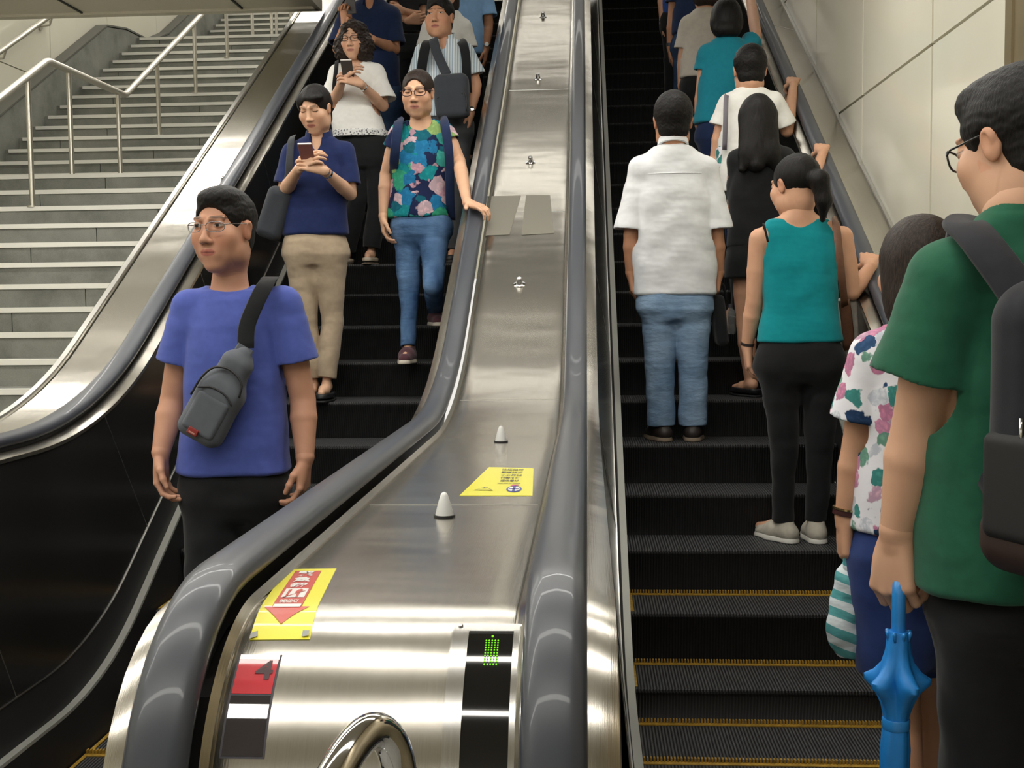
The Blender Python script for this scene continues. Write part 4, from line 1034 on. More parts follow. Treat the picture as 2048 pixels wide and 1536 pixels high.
person('F', 'man in a dark navy polo holding a phone up, head above the picture', 8.0, TZ(9),
  dict(neck=(742, 0, 0), shl=(694, 26), shr=(784, 26), ell=(676, 98, -.05), elr=(790, 98, -.02), wrl=(690, 48, -.18), wrr=(748, 80, -.22), hipl=(735, 190), hipr=(775, 190),
       knl=(735, 300), knr=(778, 300), anl=Wc(735, 8.0, TZ(9)+.09), anr=Wc(778, 8.0, TZ(9)+.09)),
  (744, -42, -5, 12, -.04), [(742, 8, 34, .06), (742, 30, 54, .09), (745, 90, 52, .115), (748, 150, 50, .12), (755, 190, 50, .12)],
  W_NAVY2, hair='short', sleeve={'a': (.86, .062, .078)}, skin='c48f6e', collar=W_NAVY2, neckhole=(.056, .062), s=.98,
  hands={'l': dict(n=(0, -.5, .3), t=(1, 0, .2), f=(.15, -.3, 1), curl=(50, 60, 40), thumb='grip'), 'r': dict(n=(-.2, .9, .3), t=(0, 0, 1), f=(-1, -.2, .1), curl=(30, 40, 30))},
  trousers=dict(m=W_JEAND, pel=[(757, 180, 48, .11), (757, 220, 50, .12), (757, 250, 46, .115)], r=(.095, .075, .065)), shoes=dict(m=W_SHOE, sole=W_BLK))
person('G', 'person in a black top with folded arms at the top of the left escalator', 8.65, TZ(11),
  dict(neck=(822, -42, 0), shl=(790, -25), shr=(852, -25), ell=(788, 22, -.05), elr=(850, 36, -.06), wrl=(815, 42, -.2), wrr=(808, 22, -.2), hipl=(810, 90), hipr=(843, 90),
       knl=(812, 180), knr=(843, 180), anl=Wc(812, 8.65, TZ(11)+.09), anr=Wc(843, 8.65, TZ(11)+.09)),
  (822, -80, 0, 8, -.03), [(822, -35, 26, .05), (822, -15, 36, .08), (824, 30, 34, .1), (827, 66, 32, .1)],
  W_BLACKCLOTH, hair='bob', sleeve={'a': (.70, .056, .068)}, skin='cf9f80', s=.9, hands={'l': dict(n=(0, .9, .3), t=(0, 0, 1), f=(1, -.1, .1), curl=(30, 40, 30)), 'r': dict(n=(0, .9, .3), t=(0, 0, 1), f=(-1, -.1, .1), curl=(30, 40, 30))},
  trousers=dict(m=W_BLACKCLOTH, pel=[(828, 72, 32, .1), (828, 110, 36, .115), (828, 130, 34, .11)], r=(.085, .065, .055)), shoes=dict(m=W_SHOE, sole=W_BLK))
person('H', 'woman in a white T-shirt with reddish brown hair behind the man in stripes', 8.0, TZ(9),
  dict(neck=(896, 22, 0), shl=(858, 50), shr=(928, 50), ell=(846, 115, .02), elr=(940, 115, .02), wrl=(850, 170), wrr=(935, 170), hipl=(880, 190), hipr=(915, 190),
       knl=(880, 300), knr=(915, 300), anl=Wc(880, 8.0, TZ(9)+.09), anr=Wc(912, 8.0, TZ(9)+.09)),
  (892, -14, 0, 8, -.04), [(895, 30, 34, .055), (894, 52, 44, .08), (893, 100, 42, .1), (893, 170, 44, .11)],
  W_WHITE2, hair='boblong', hairm=M_HAIRB, sleeve={'a': (.70, .058, .072)}, skin='dcae90', s=.9,
  trousers=dict(m=W_BLACKCLOTH, pel=[(895, 160, 42, .1), (895, 200, 46, .115), (895, 230, 42, .11)], r=(.085, .065, .055)), shoes=dict(m=W_SHOE, sole=W_BLK))
person('I', 'man in a light blue shirt wearing a wristwatch near the top of the left escalator', 8.65, TZ(11),
  dict(neck=(938, -50, 0), shl=(898, -30), shr=(968, -28), ell=(890, 30, .02), elr=(977, 45, -.0), wrl=(890, 90, .02), wrr=(972, 98, -.05), hipl=(920, 95), hipr=(948, 95),
       knl=(920, 200), knr=(948, 200), anl=Wc(920, 8.65, TZ(11)+.09), anr=Wc(948, 8.65, TZ(11)+.09)),
  (938, -90, 0, 5, -.03), [(938, -42, 28, .06), (936, -20, 38, .09), (934, 30, 36, .115), (936, 80, 34, .12), (938, 112, 34, .12)],
  W_LBLUE, hair='short', sleeve={'a': (.84, .060, .078)}, skin='c48f6e', s=.97, hands={'r': dict(n=(-1, 0, 0), t=(0, -1, 0), f=(-.05, -.1, -1), curl=(26, 30, 24))},
  trousers=dict(m=W_BLACKCLOTH, pel=[(936, 105, 33, .11), (936, 140, 36, .12), (936, 160, 34, .115)], r=(.090, .07, .06)), shoes=dict(m=W_SHOE, sole=W_BLK))
# ---- right escalator, seen from behind
B_L = dict(n=(1, 0, 0), t=(0, 1, 0), f=(.08, .05, -1), curl=(26, 32, 26)); B_R = dict(n=(-1, 0, 0), t=(0, 1, 0), f=(-.08, .05, -1), curl=(26, 32, 26))
person('J', 'man in a white short-sleeved shirt and light blue jeans seen from behind', 5.75, TZ(2),
  dict(neck=(1346, 294, 0), shl=(1280, 332), shr=(1412, 332), ell=(1263, 470, 0), elr=(1432, 470, 0), wrl=(1262, 545, .03), wrr=(1437, 545, .03), hipl=(1318, 605), hipr=(1382, 605),
       knl=(1320, 735, 0), knr=(1386, 735, 0), anl=Wc(1322, 5.76, TZ(2)+.085), anr=Wc(1386, 5.76, TZ(2)+.085), toel=(-.35, 1), toer=(.15, 1)),
  (1346, 245, 180, 4, .02), [(1346, 303, 50, .065), (1346, 328, 76, .09), (1347, 400, 82, .118), (1348, 480, 80, .122), (1350, 540, 79, .124), (1351, 590, 79, .124)],
  W_WHITE, hair='short', sleeve={'a': (.92, .068, .088)}, skin='c38f6f', neckhole=(.054, .058), collar=W_WHITE, s=.97, hs=1.14, fold=.0045,
  hands={'l': B_L, 'r': dict(B_R, curl=(45, 55, 35))}, arms=(.046, .039, .028), vox=.0048,
  trousers=dict(m=W_JEANL, pel=[(1350, 575, 70, .115), (1350, 620, 76, .122), (1351, 655, 70, .118)], r=(.090, .074, .070), len=1.03), shoes=dict(m=plain('dark_shoe', (.03, .022, .02), .5), sole=W_SOLE))
person('K', 'woman in a teal tank top and black trousers with a ponytail', 5.12, TZ(0),
  dict(neck=(1596, 432, 0), shl=(1520, 478), shr=(1684, 474), ell=(1508, 605, .02), elr=(1704, 585, .04), wrl=(1494, 692, .06), wrr=RH(1744, 574, 1.25), hipl=(1560, 735), hipr=(1640, 735),
       knl=(1568, 890, 0), knr=(1640, 890, 0), anl=Wc(1567, 5.14, TZ(0)+.085), anr=Wc(1632, 5.14, TZ(0)+.085), toel=(-.65, 1), toer=(-.05, 1)),
  (1590, 374, 213, 10, .02), [(1596, 437, 54, .045), (1597, 462, 78, .072), (1598, 530, 75, .098), (1598, 610, 72, .095), (1598, 650, 80, .104), (1598, 685, 86, .112)],
  W_TEAL, hair='pony', sleeve='tank', skin='dba98a', s=.98, hs=1.10, neckhole=(.075, .07), fold=.003,
  hands={'l': B_L, 'r': dict(n=(0, .5, -.87), t=(-1, 0, 0), f=(.15, .86, .5), curl=(22, 50, 40), thumb='grip')}, arms=(.044, .036, .025), vox=.0045,
  trousers=dict(m=W_BLACKCLOTH, pel=[(1599, 668, 80, .105), (1600, 740, 86, .12), (1600, 785, 78, .115)], r=(.090, .060, .046), len=.98), shoes=dict(m=fabric('pale_grey_canvas', 'b8b2a4'), sole=plain('white_sole', 'd6d4cc', .6)))
person('L', 'woman with long dark hair in a black top and black skirt holding the right rail', 6.1, TZ(3),
  dict(neck=(1520, 284, 0), shl=(1472, 312), shr=(1572, 308), ell=(1468, 400, .02), elr=(1622, 382, .06), wrl=(1470, 470, .05), wrr=RH(1648, 338, 1.25), hipl=(1490, 520), hipr=(1540, 520),
       knl=(1490, 650, 0), knr=(1545, 650, 0), anl=Wc(1500, 6.1, TZ(3)+.08), anr=Wc(1545, 6.1, TZ(3)+.08), toel=(-.5, 1)),
  (1514, 240, 180, 6, .02), [(1520, 292, 36, .055), (1521, 315, 56, .085), (1518, 370, 60, .1), (1515, 430, 56, .1), (1514, 495, 60, .11)],
  W_BLACKCLOTH, hair='long', hairm=M_HAIR, sleeve={'l': (1.9, .052, .040), 'r': (1.15, .052, .046)}, skin='dba98a', s=.93, hs=1.0, neckhole=(.085, .07),
  hands={'l': B_L, 'r': dict(n=(0, .5, -.87), t=(-1, 0, 0), f=(.15, .86, .5), curl=(22, 50, 40), thumb='grip')}, skirt=dict(m=W_BLACKCLOTH, secs=[(1514, 470, 56, .11), (1514, 520, 62, .12), (1515, 557, 64, .12)]), shoes=dict(m=W_SHOE, sole=W_BLK, kind='flat'))
person('M', 'person with short black hair in a white T-shirt, seen from behind on the right escalator', 6.7, TZ(5),
  dict(neck=(1500, 178, 0), shl=(1456, 203), shr=(1548, 198), ell=(1440, 262, .02), elr=(1574, 262, .05), wrl=(1428, 316, .05), wrr=RH(1590, 220, 1.25), hipl=(1478, 390), hipr=(1520, 390),
       knl=(1478, 480), knr=(1520, 480), anl=Wc(1478, 6.7, TZ(5)+.09), anr=Wc(1520, 6.7, TZ(5)+.09)),
  (1500, 143, 180, 8, .02), [(1500, 186, 36, .055), (1500, 206, 54, .085), (1497, 260, 58, .105), (1494, 330, 58, .11), (1494, 385, 60, .115)],
  W_WHITE2, hair='short', sleeve={'a': (.82, .058, .074)}, skin='dba98a', s=.95, hs=1.12, hands={'l': B_L, 'r': dict(n=(0, .5, -.87), t=(-1, 0, 0), f=(.15, .86, .5), curl=(22, 50, 40), thumb='grip')},
  trousers=dict(m=W_BLACKCLOTH, pel=[(1498, 370, 56, .11), (1498, 410, 60, .12), (1498, 440, 54, .115)], r=(.085, .06, .05)), shoes=dict(m=W_SHOE, sole=W_BLK))
person('N', 'woman with a black bob in a teal T-shirt holding the right rail', 7.35, TZ(7),
  dict(neck=(1452, 78, 0), shl=(1414, 102), shr=(1494, 96), ell=(1403, 178, .02), elr=(1512, 70, .10), wrl=(1396, 244, .05), wrr=RH(1497, 30, 1.25), hipl=(1425, 275), hipr=(1465, 275),
       knl=(1425, 370), knr=(1465, 370), anl=Wc(1425, 7.35, TZ(7)+.09), anr=Wc(1465, 7.35, TZ(7)+.09)),
  (1452, 44, 180, 8, .02), [(1452, 86, 34, .055), (1452, 104, 46, .08), (1447, 150, 46, .1), (1440, 200, 44, .1), (1437, 248, 50, .11)],
  W_TEAL2, hair='bob', sleeve={'a': (.50, .056, .066)}, skin='dba98a', s=.95, hs=1.06, hands={'l': B_L, 'r': dict(n=(0, .5, -.87), t=(-1, 0, 0), f=(.15, .86, .5), curl=(22, 50, 40), thumb='grip')},
  trousers=dict(m=W_NAVY2, pel=[(1440, 238, 46, .1), (1440, 280, 50, .115), (1440, 310, 44, .11)], r=(.085, .06, .05)), shoes=dict(m=W_SHOE, sole=W_BLK))
person('O', 'woman in a pale grey T-shirt, dark hair, standing above the teal T-shirt', 8.0, TZ(9),
  dict(neck=(1410, 20, 0), shl=(1376, 45), shr=(1444, 42), ell=(1366, 112, .02), elr=(1456, 108, .02), wrl=(1362, 170, .03), wrr=(1455, 165, .03), hipl=(1390, 175), hipr=(1428, 175),
       knl=(1390, 260), knr=(1428, 260), anl=Wc(1390, 8.0, TZ(9)+.09), anr=Wc(1428, 8.0, TZ(9)+.09)),
  (1410, -12, 180, 8, .02), [(1410, 26, 30, .055), (1410, 46, 42, .08), (1408, 90, 42, .1), (1405, 130, 42, .1), (1404, 157, 44, .11)],
  W_GREY, hair='bob', hairm=M_HAIRB, sleeve={'a': (.78, .058, .072)}, skin='cf9f80', s=.93, hands={'l': B_L},
  trousers=dict(m=W_BLACKCLOTH, pel=[(1406, 150, 42, .1), (1406, 190, 46, .115), (1406, 210, 42, .11)], r=(.085, .06, .05)), shoes=dict(m=W_SHOE, sole=W_BLK))
person('P', 'person in a dark blue T-shirt with a black bracelet, head above the picture', 8.7, TZ(11),
  dict(neck=(1383, -48, 0), shl=(1352, -28), shr=(1414, -28), ell=(1345, 38, .02), elr=(1424, 38, .02), wrl=(1340, 94, .03), wrr=(1424, 90, .03), hipl=(1365, 95), hipr=(1400, 95),
       knl=(1365, 180), knr=(1400, 180), anl=Wc(1365, 8.7, TZ(11)+.09), anr=Wc(1400, 8.7, TZ(11)+.09)),
  (1384, -85, 180, 5, .02), [(1383, -40, 26, .055), (1383, -22, 36, .08), (1382, 20, 36, .1), (1382, 70, 37, .11)],
  W_NAVY2, hair='short', sleeve={'a': (.52, .058, .070)}, skin='c48f6e', s=.97, hands={'l': B_L},
  trousers=dict(m=W_JEAND, pel=[(1382, 60, 35, .1), (1382, 100, 38, .115), (1382, 125, 36, .11)], r=(.085, .065, .055)), shoes=dict(m=W_SHOE, sole=W_BLK))
person('Q', 'person in a bright blue top highest on the right escalator, one arm showing', 9.3, TZ(13),
  dict(neck=(1352, -95, 0), shl=(1330, -78), shr=(1380, -78), ell=(1324, -16, .02), elr=(1388, -16, .02), wrl=(1325, 46, -.02), wrr=(1388, 40, .03), hipl=(1340, 40), hipr=(1370, 40),
       knl=(1342, 120), knr=(1370, 120), anl=Wc(1342, 9.3, TZ(13)+.09), anr=Wc(1370, 9.3, TZ(13)+.09)),
  (1354, -130, 180, 5, .02), [(1354, -88, 24, .055), (1354, -70, 30, .08), (1354, -30, 30, .1), (1354, 35, 30, .1)],
  fabric('bright_blue_print', '2c4f96', nz=.3), hair='bob', sleeve={'a': (.5, .056, .066)}, skin='dba98a', s=.93, hands={'l': B_L},
  trousers=dict(m=W_BLACKCLOTH, pel=[(1355, 28, 30, .1), (1355, 60, 34, .115), (1355, 80, 32, .11)], r=(.08, .06, .05)), shoes=dict(m=W_SHOE, sole=W_BLK))
# ---- near the viewer on the right
person('R', 'woman in a white flowered T-shirt and navy shorts carrying a striped bag', 2.95, FZ,
  dict(neck=(1835, 652, 0), shl=(1748, 700), shr=(1905, 700), ell=(1714, 890, .02), elr=(1925, 880, .03), wrl=(1690, 1032, .02), wrr=(1925, 1000, .1), hipl=(1768, 1120), hipr=(1842, 1120),
       knl=Wc(1806, 2.95, .47, 1300), knr=Wc(1858, 3.05, .47, 1300), anl=Wc(1812, 2.85, .04, 1400), anr=Wc(1868, 3.15, .06, 1400)),
  (1835, 540, 196, 10, .02), [(1830, 668, 60, .06), (1822, 705, 92, .09), (1812, 790, 90, .11), (1808, 880, 88, .11), (1802, 960, 90, .115), (1800, 1057, 96, .12)],
  W_FLOR2, hair='boblong', hairm=M_HAIRB, sleeve={'a': (.72, .064, .080)}, skin='cf9f80', s=1.0, hs=1.03, yaw=14, neckhole=(.070, .066),
  hands={'l': dict(n=(1, 0, -.1), t=(.2, 1, 0), f=(0, .05, -1), curl=(40, 55, 40), thumb='grip')},
  trousers=dict(m=W_SHORT, pel=[(1800, 1040, 86, .11), (1800, 1110, 92, .125), (1800, 1170, 92, .12)], r=(.100, .098, .09), len=.34), shoes=dict(m=plain('white_shoe', 'd0ccc4', .5), sole=W_SOLE), vox=.005)
person('S', 'man in a dark green T-shirt with glasses, closest to the viewer on the right', 2.15, FZ,
  dict(neck=(2042, 424, -.03), shl=(1900, 548, -.05), shr=(2215, 530, .06), ell=(1838, 850, .00), elr=(2290, 840, .05), wrl=(1795, 1062, .02), wrr=(2280, 1080, .2), hipl=(1985, 1240), hipr=(2085, 1240),
       knl=Wc(1992, 2.15, .50, 1400), knr=Wc(2090, 2.2, .50, 1400), anl=Wc(1995, 2.15, .04, 1400), anr=Wc(2090, 2.2, .04, 1400)),
  (2038, 296, 214, 16, .0), [(2050, 462, 95, .08), (2055, 520, 165, .11), (2050, 620, 190, .13), (2040, 760, 188, .135), (2022, 900, 176, .135), (2012, 1040, 172, .135), (2008, 1172, 172, .14)],
  W_GREEN, hair='short', sleeve={'a': (.66, .078, .094)}, skin='dcae90', s=1.08, hs=1.10, yaw=24, neckhole=(.062, .064), arms=(.050, .043, .029), fold=.0042, vox=.0046,
  hands={'l': dict(n=(.78, .55, .0), t=(-.5, .8, 0), f=(-.06, .03, -1), curl=(38, 78, 55), thumb='grip', s=1.04), },
  trousers=dict(m=W_BLACKCLOTH, pel=[(2015, 1155, 150, .13), (2028, 1230, 160, .14), (2030, 1330, 148, .135)], r=(.100, .085, .07)), shoes=dict(m=W_SHOE, sole=W_BLK), hoff=.0)
# glasses
for k, m, rim, wd, ht in (('A', W_RIMS, .0013, .0255, .0135), ('C', W_RIM, .0022, .027, .0165), ('D', W_RIMB, .0020, .027, .0155), ('S', W_RIMB, .0018, .026, .017)):
    r, G, Mh, hs = PEOPLE[k]; glasses(r, G['head'], Mh, hs, m, rim, wd, ht)
# ================================================================== SIGNS ON THE CENTRE DECK
DPc = sorted([q for q in DP if q[1] > .83 and q[0] > 1.411])
class DMap:
    """maps (u,v) of a sheet onto the deck surface; corners given as photo points on the deck"""
    def __init__(s, tl, tr, br, bl, shrink=0):
        s.q = [np.array(pxy(*p, DPc)) for p in (tl, tr, br, bl)]; s.ys = [q[0] for q in DPc]; s.zs = [q[1] for q in DPc]
    def __call__(s, u, v, lift=.0):
        a = s.q[0]+(s.q[3]-s.q[0])*v; b = s.q[1]+(s.q[2]-s.q[1])*v; p = a+(b-a)*u
        z = float(np.interp(p[1], s.ys, s.zs)); z1 = float(np.interp(p[1]+.004, s.ys, s.zs)); z0 = float(np.interp(p[1]-.004, s.ys, s.zs))
        sl = (z1-z0)/.008; n = np.array([0, -sl, 1])/math.hypot(1, sl); return np.array([p[0], p[1], z])+n*lift
    def sheet(s, name, mat, parent, u0=0, u1=1, v0=0, v1=1, lift=.001, n=16, label=None):
        V = []; m = 5
        for l in (lift, -.001):
            V += [s(u0+(u1-u0)*j/(m-1), v0+(v1-v0)*i/n, l) for i in range(n+1) for j in range(m)]
        N = (n+1)*m; F = []
        for i in range(n):
            for j in range(m-1):
                a = i*m+j; F += [[a, a+m, a+m+1, a+1], [a+N, a+1+N, a+m+1+N, a+m+N]]
        rim = [j for j in range(m)]+[i*m+m-1 for i in range(1, n+1)]+[n*m+j for j in range(m-2, -1, -1)]+[i*m for i in range(n-1, 0, -1)]
        F += [[rim[k], rim[(k+1) % len(rim)], rim[(k+1) % len(rim)]+N, rim[k]+N] for k in range(len(rim))]
        return mobj(name, V, F, mat, parent, True, label, sharp=50)
    def poly(s, name, polys, mat, parent, lift=.002):
        """flat printed shapes: lists of (u,v)"""
        mb = MB()
        for pl in polys: mb.add([s(u, v, lift) for u, v in pl], [list(range(len(pl)))[::-1]])
        return mb.obj(name, mat, parent)
    def text(s, txt, mat, parent, u0, u1, v0, v1, lift=.002, bold=.02, flip=False, name='lettering'):
        cu = bpy.data.curves.new('lettering', 'FONT'); cu.body = txt; cu.size = 1; cu.offset = bold; cu.resolution_u = 2
        o = bpy.data.objects.new('lettering', cu); COL.objects.link(o); dg = bpy.context.evaluated_depsgraph_get(); dg.update()
        me = bpy.data.meshes.new_from_object(o.evaluated_get(dg)); bpy.data.objects.remove(o)
        if len(me.vertices) == 0: return None
        co = np.array([v.co[:2] for v in me.vertices]); lo, hi = co.min(0), co.max(0); F = [list(p.vertices) for p in me.polygons]
        uv = (co-lo)/(hi-lo)
        if flip: uv = 1-uv
        V = [s(u0+(u1-u0)*a, v1+(v0-v1)*b, lift) for a, b in uv]; bpy.data.meshes.remove(me)
        return mobj(name, V, F, mat, parent)
M_YS = plain('sticker_yellow', (.86, .80, .045), .35, coat=.3); M_RS = plain('sticker_red', (.62, .085, .06), .35, coat=.3); M_WS = plain('sticker_white', 'f2f0ea', .35, coat=.3)
M_INK = plain('ink_dark', (.05, .045, .06), .5); M_INKB = plain('ink_blue', (.06, .08, .32), .5); M_PINKI = plain('ink_pink', (.6, .08, .25), .5)
# yellow notice on the flat part
s1 = empty('yellow_notice_sticker', tuple(on_deck(1000, 962, DPc)), 'yellow notice sticker lying on the flat centre deck, small print and round emblem', 'sticker')
d1 = DMap((978, 935), (1067, 937), (1065, 992), (919, 992)); d1.sheet('sheet', M_YS, s1)
lines = ['站穩踏階', '緊握扶手', '小心跌倒', '行動不便', '請搭電梯']
for i in range(5):
    v = .06+i*.105; d1.text(lines[i], M_INK, s1, .33+.05*i*.55, .80-.012*i, v, v+.075, bold=.012)
d1.text('PLEASE HOLD THE HANDRAIL', M_INK, s1, .42, .80, .595, .625)
ring = [(.72+.115*math.cos(a), .80+.105*math.sin(a)) for a in np.linspace(0, 2*PI, 33)[:-1]]; inn = [(.72+.088*math.cos(a), .80+.080*math.sin(a)) for a in np.linspace(0, 2*PI, 33)[:-1]]
d1.poly('emblem', [ring], M_INKB, s1, .0018); d1.poly('emblem_field', [inn], M_WS, s1, .0024)
d1.poly('emblem_mark', [[(.70, .72), (.74, .72), (.74, .88), (.70, .88)], [(.65, .79), (.79, .79), (.79, .815), (.65, .815)]], M_INKB, s1, .003); d1.poly('emblem_arc', [[(.64, .70), (.68, .665), (.76, .66), (.79, .675), (.74, .70), (.68, .72)]], M_PINKI, s1, .003)
d1.poly('warning_triangle', [[(.27, .73), (.42, .85), (.13, .85)]], M_INK, s1, .0018); d1.poly('triangle_field', [[(.27, .75), (.39, .84), (.16, .84)]], M_YS, s1, .0024); d1.poly('triangle_mark', [[(.27, .765), (.305, .805), (.235, .805)]], M_INK, s1, .003)
# yellow and red arrow sticker on the newel
s2 = empty('arrow_sticker', tuple(on_deck(585, 1210, DPc)), 'yellow sticker with a red downward arrow and white characters on the curved deck end', 'sticker')
d2 = DMap((575, 1139), (673, 1138), (620, 1281), (499, 1281)); d2.sheet('sheet', M_YS, s2)
d2.poly('arrow', [[(.20+.008*0, .06+i*.075), (.72, .06+i*.075), (.72, .06+(i+1)*.075), (.20, .06+(i+1)*.075)] for i in range(9)]+[[(.06, .735), (.86, .735), (.66, .81), (.46, .90), (.27, .82)]], M_RS, s2, .0018)
for i, ch in enumerate('緊急鈕'): d2.text(ch, M_WS, s2, .285, .625, .075+i*.12, .18+i*.12, .0026, .035, name='character')
d2.poly('pictogram_field', [[(.26, .43+i*.055), (.68, .43+i*.055), (.68, .43+(i+1)*.055), (.26, .43+(i+1)*.055)] for i in range(3)], M_WS, s2, .0024)
d2.poly('pictogram', [[(.33, .46), (.38, .45), (.39, .48), (.37, .50), (.37, .585), (.33, .585)], [(.50, .46), (.56, .445), (.60, .47), (.56, .50), (.57, .59), (.52, .59), (.52, .52), (.46, .515)], [(.29, .600), (.64, .475), (.645, .482), (.30, .606)]], M_RS, s2, .003)
d2.text('EMERGENCY', M_WS, s2, .29, .62, .635, .685, .0026, .03); d2.poly('text_bar', [[(.22, .705), (.70, .705), (.70, .745), (.22, .745)]], M_WS, s2, .0026); d2.poly('corner_tape', [[(.0, .965), (.11, .95), (.12, .985), (.0, 1.0)], [(.86, .95), (.97, .95), (.97, .985), (.86, .99)]], plain('tape_grey', '9a9c94', .4), s2, .0028)
# red number plate behind a dark window
s3 = empty('number_sign', tuple(on_deck(500, 1410, DPc)), 'red sign with a dark 4, set into the curved steel deck end', 'sign')
d3 = DMap((481, 1311), (563, 1311), (527, 1517), (440, 1517)); d3.sheet('backing', M_INK, s3, -.02, 1.02, -.006, 1.006, .0006)
d3.sheet('white_top', M_WS, s3, .02, .98, .0, .07, .0014, 4); d3.sheet('red_plate', plain('sign_red', (.60, .035, .05), .25, coat=.5), s3, .03, .97, .07, .49, .0014)
d3.text('4', plain('sign_dark', (.05, .01, .015), .4), s3, .48, .90, .095, .34, .0022, .03, name='digit'); d3.sheet('glass_strip', plain('smoked_glass', (.035, .03, .032), .06, coat=1), s3, .03, .97, .51, .99, .0014)
# display with green dots
s4 = empty('direction_display', tuple(on_deck(975, 1400, DPc)), 'black indicator window with a column of green lit dots in a steel frame', 'display')
d4 = DMap((908, 1254), (1060, 1256), (1050, 1500), (884, 1500))
M_FRAME = steel('frame_steel', (.66, .65, .62), .2)
d4.sheet('frame', M_FRAME, s4, 0, .22, 0, 1.25, .006); d4.sheet('frame', M_FRAME, s4, .80, 1.0, 0, 1.25, .006); d4.sheet('frame', M_FRAME, s4, .215, .805, 0, .105, .006, 5)
d4.sheet('window', plain('display_glass', (.006, .006, .007), .08, coat=.6), s4, .21, .81, .10, 1.25, .0035)
ang = np.linspace(0, 2*PI, 9)[:-1]
for r in range(10):
    for c in range(5):
        d4.poly('green_dot', [[(.455+c*.038+.011*math.cos(a), .215+r*.028+.0085*math.sin(a)) for a in ang]], M_LED, s4, .0045)
d4.poly('green_dot', [[(.53+.016*math.cos(a), .165+.012*math.sin(a)) for a in ang]], M_LED, s4, .0045)
for u in (.10, .90):
    p = d4(u, .035, .007); mb = MB(); mb.lathe([(.0035, 0), (.003, .0012), (.001, .0014)], p, (0, -.3, .95), 12); mb.obj('screw', M_CHROME, s4, True)
# chrome grab tube in front of the newel
gt = empty('chrome_guard_tube', (-.22, 1.12, FZ), 'polished chrome tube bent into a guard loop in front of the centre newel', 'guard rail')
apx = at(738, 1450, y=1.16); pts = [(apx[0]-.075, .86, FZ), (apx[0]-.075, .86, apx[2]-.35), (apx[0]-.062, .93, apx[2]-.16), (apx[0]-.03, 1.06, apx[2]-.045), (apx[0]-.004, 1.15, apx[2]-.007), (apx[0]+.018, 1.185, apx[2]-.028), (apx[0]+.028, 1.19, apx[2]-.10), (apx[0]+.03, 1.19, apx[2]-.3), (apx[0]+.03, 1.19, FZ)]
mb = MB(); mb.tube(catmull(pts, 8), .0185, 24); mb.obj('tube', M_CHROME, gt, True, sharp=50)
mb = MB(); mb.lathe([(.045, 0), (.045, .008), (.02, .012)], pts[-1], (0, 0, 1), 24); mb.lathe([(.045, 0), (.045, .008), (.02, .012)], pts[0], (0, 0, 1), 24); mb.obj('floor_flange', M_CHROME, gt, True, sharp=40)

# ================================================================== THINGS CARRIED
def axes(a, b, n):
    """rows: side, out (n), along a->b"""
    t = nrm(np.array(b)-np.array(a)); n = np.array(n, float); n = nrm(n-t*np.dot(n, t)); return np.array([np.cross(n, t), n, t])
M_BAGG = fabric('grey_bag_cloth', '63676e', nz=.05, wr=.2); M_BAGD = fabric('dark_grey_bag_cloth', '3b3e44', nz=.05, wr=.25); M_ZIP = plain('zip_black', (.015, .015, .017), .5); M_STRAPB = fabric('black_webbing', '1a1b1e', nz=.05, wr=.1)
def px_(p, y): return at(p[0], p[1], y=y)
# sling bag on the man in blue
a, b = px_((396, 872), 3.565), px_((478, 722), 3.575); Mx = axes(a, b, (.05, -1, .1))
r = empty('sling_bag', tuple((a+b)/2), 'grey sling bag worn across the blue T-shirt', 'bag'); c = (a+b)/2
F = Fld(); F.rbox(a*.60+b*.40-Mx[2]*.02, (.074, .042, .102), Mx, .034, .03); F.rbox(a*.22+b*.78, (.050, .034, .080), Mx, .03, .05); F.cone(b, b+Mx[2]*.03+Mx[0]*-.004, .028, .022, .03)
fmesh('bag_body', F.mesh(.004, [(.002, 22, 1.)]), M_BAGG, r)
F = Fld(); F.rbox(a*.68+b*.32+Mx[1]*.036-Mx[2]*.008, (.055, .016, .066), Mx, .015, .02); fmesh('front_pocket', F.mesh(.004), M_BAGG, r)
F = Fld(); F.rbox(a*.28+b*.72+Mx[1]*.030-Mx[2]*.022, (.046, .012, .030), Mx, .011, .02); fmesh('upper_pocket', F.mesh(.004), M_BAGG, r)
cc = a*.66+b*.34; mb = MB()
mb.tube(catmull([cc+Mx[1]*.052+Mx[0]*x+Mx[2]*z for x, z in ((-.060, .052), (-.03, .070), (.0, .074), (.03, .070), (.060, .052))], 5), .0028, 8); mb.tube(catmull([cc+Mx[1]*.046+Mx[0]*x+Mx[2]*z for x, z in ((-.066, .085), (-.05, .128), (0, .146), (.045, .130), (.066, .085), (.070, .02))], 5), .0036, 8); mb.obj('zip', M_ZIP, r, True)
F = Fld(); F.rbox(cc+Mx[1]*.054-Mx[2]*.075+Mx[0]*.008, (.017, .003, .011), Mx, .002, .001); fmesh('red_patch', F.mesh(.0016), plain('patch_red', (.30, .03, .025), .5), r)
F = Fld(); F.rbox(cc+Mx[1]*.0575-Mx[2]*.079+Mx[0]*.008, (.011, .001, .003), Mx, .001, .001); fmesh('patch_lettering', F.mesh(.001), plain('patch_light', (.5, .22, .18), .5), r)
mb = MB(); mb.ribbon([b-Mx[2]*.02+Mx[1]*.012, b+Mx[2]*.05+Mx[1]*.006], (0, -1, .1), [.062, .056], .004); mb.obj('strap_end', M_BAGG, r)
mb = MB(); P_ = [b+Mx[2]*.045+Mx[1]*.004]+[px_(p, y) for p, y in (((494, 652), 3.590), ((512, 606), 3.605), ((528, 574), 3.635), ((538, 558), 3.69), ((542, 556), 3.76), ((530, 575), 3.85), ((500, 640), 3.89))]
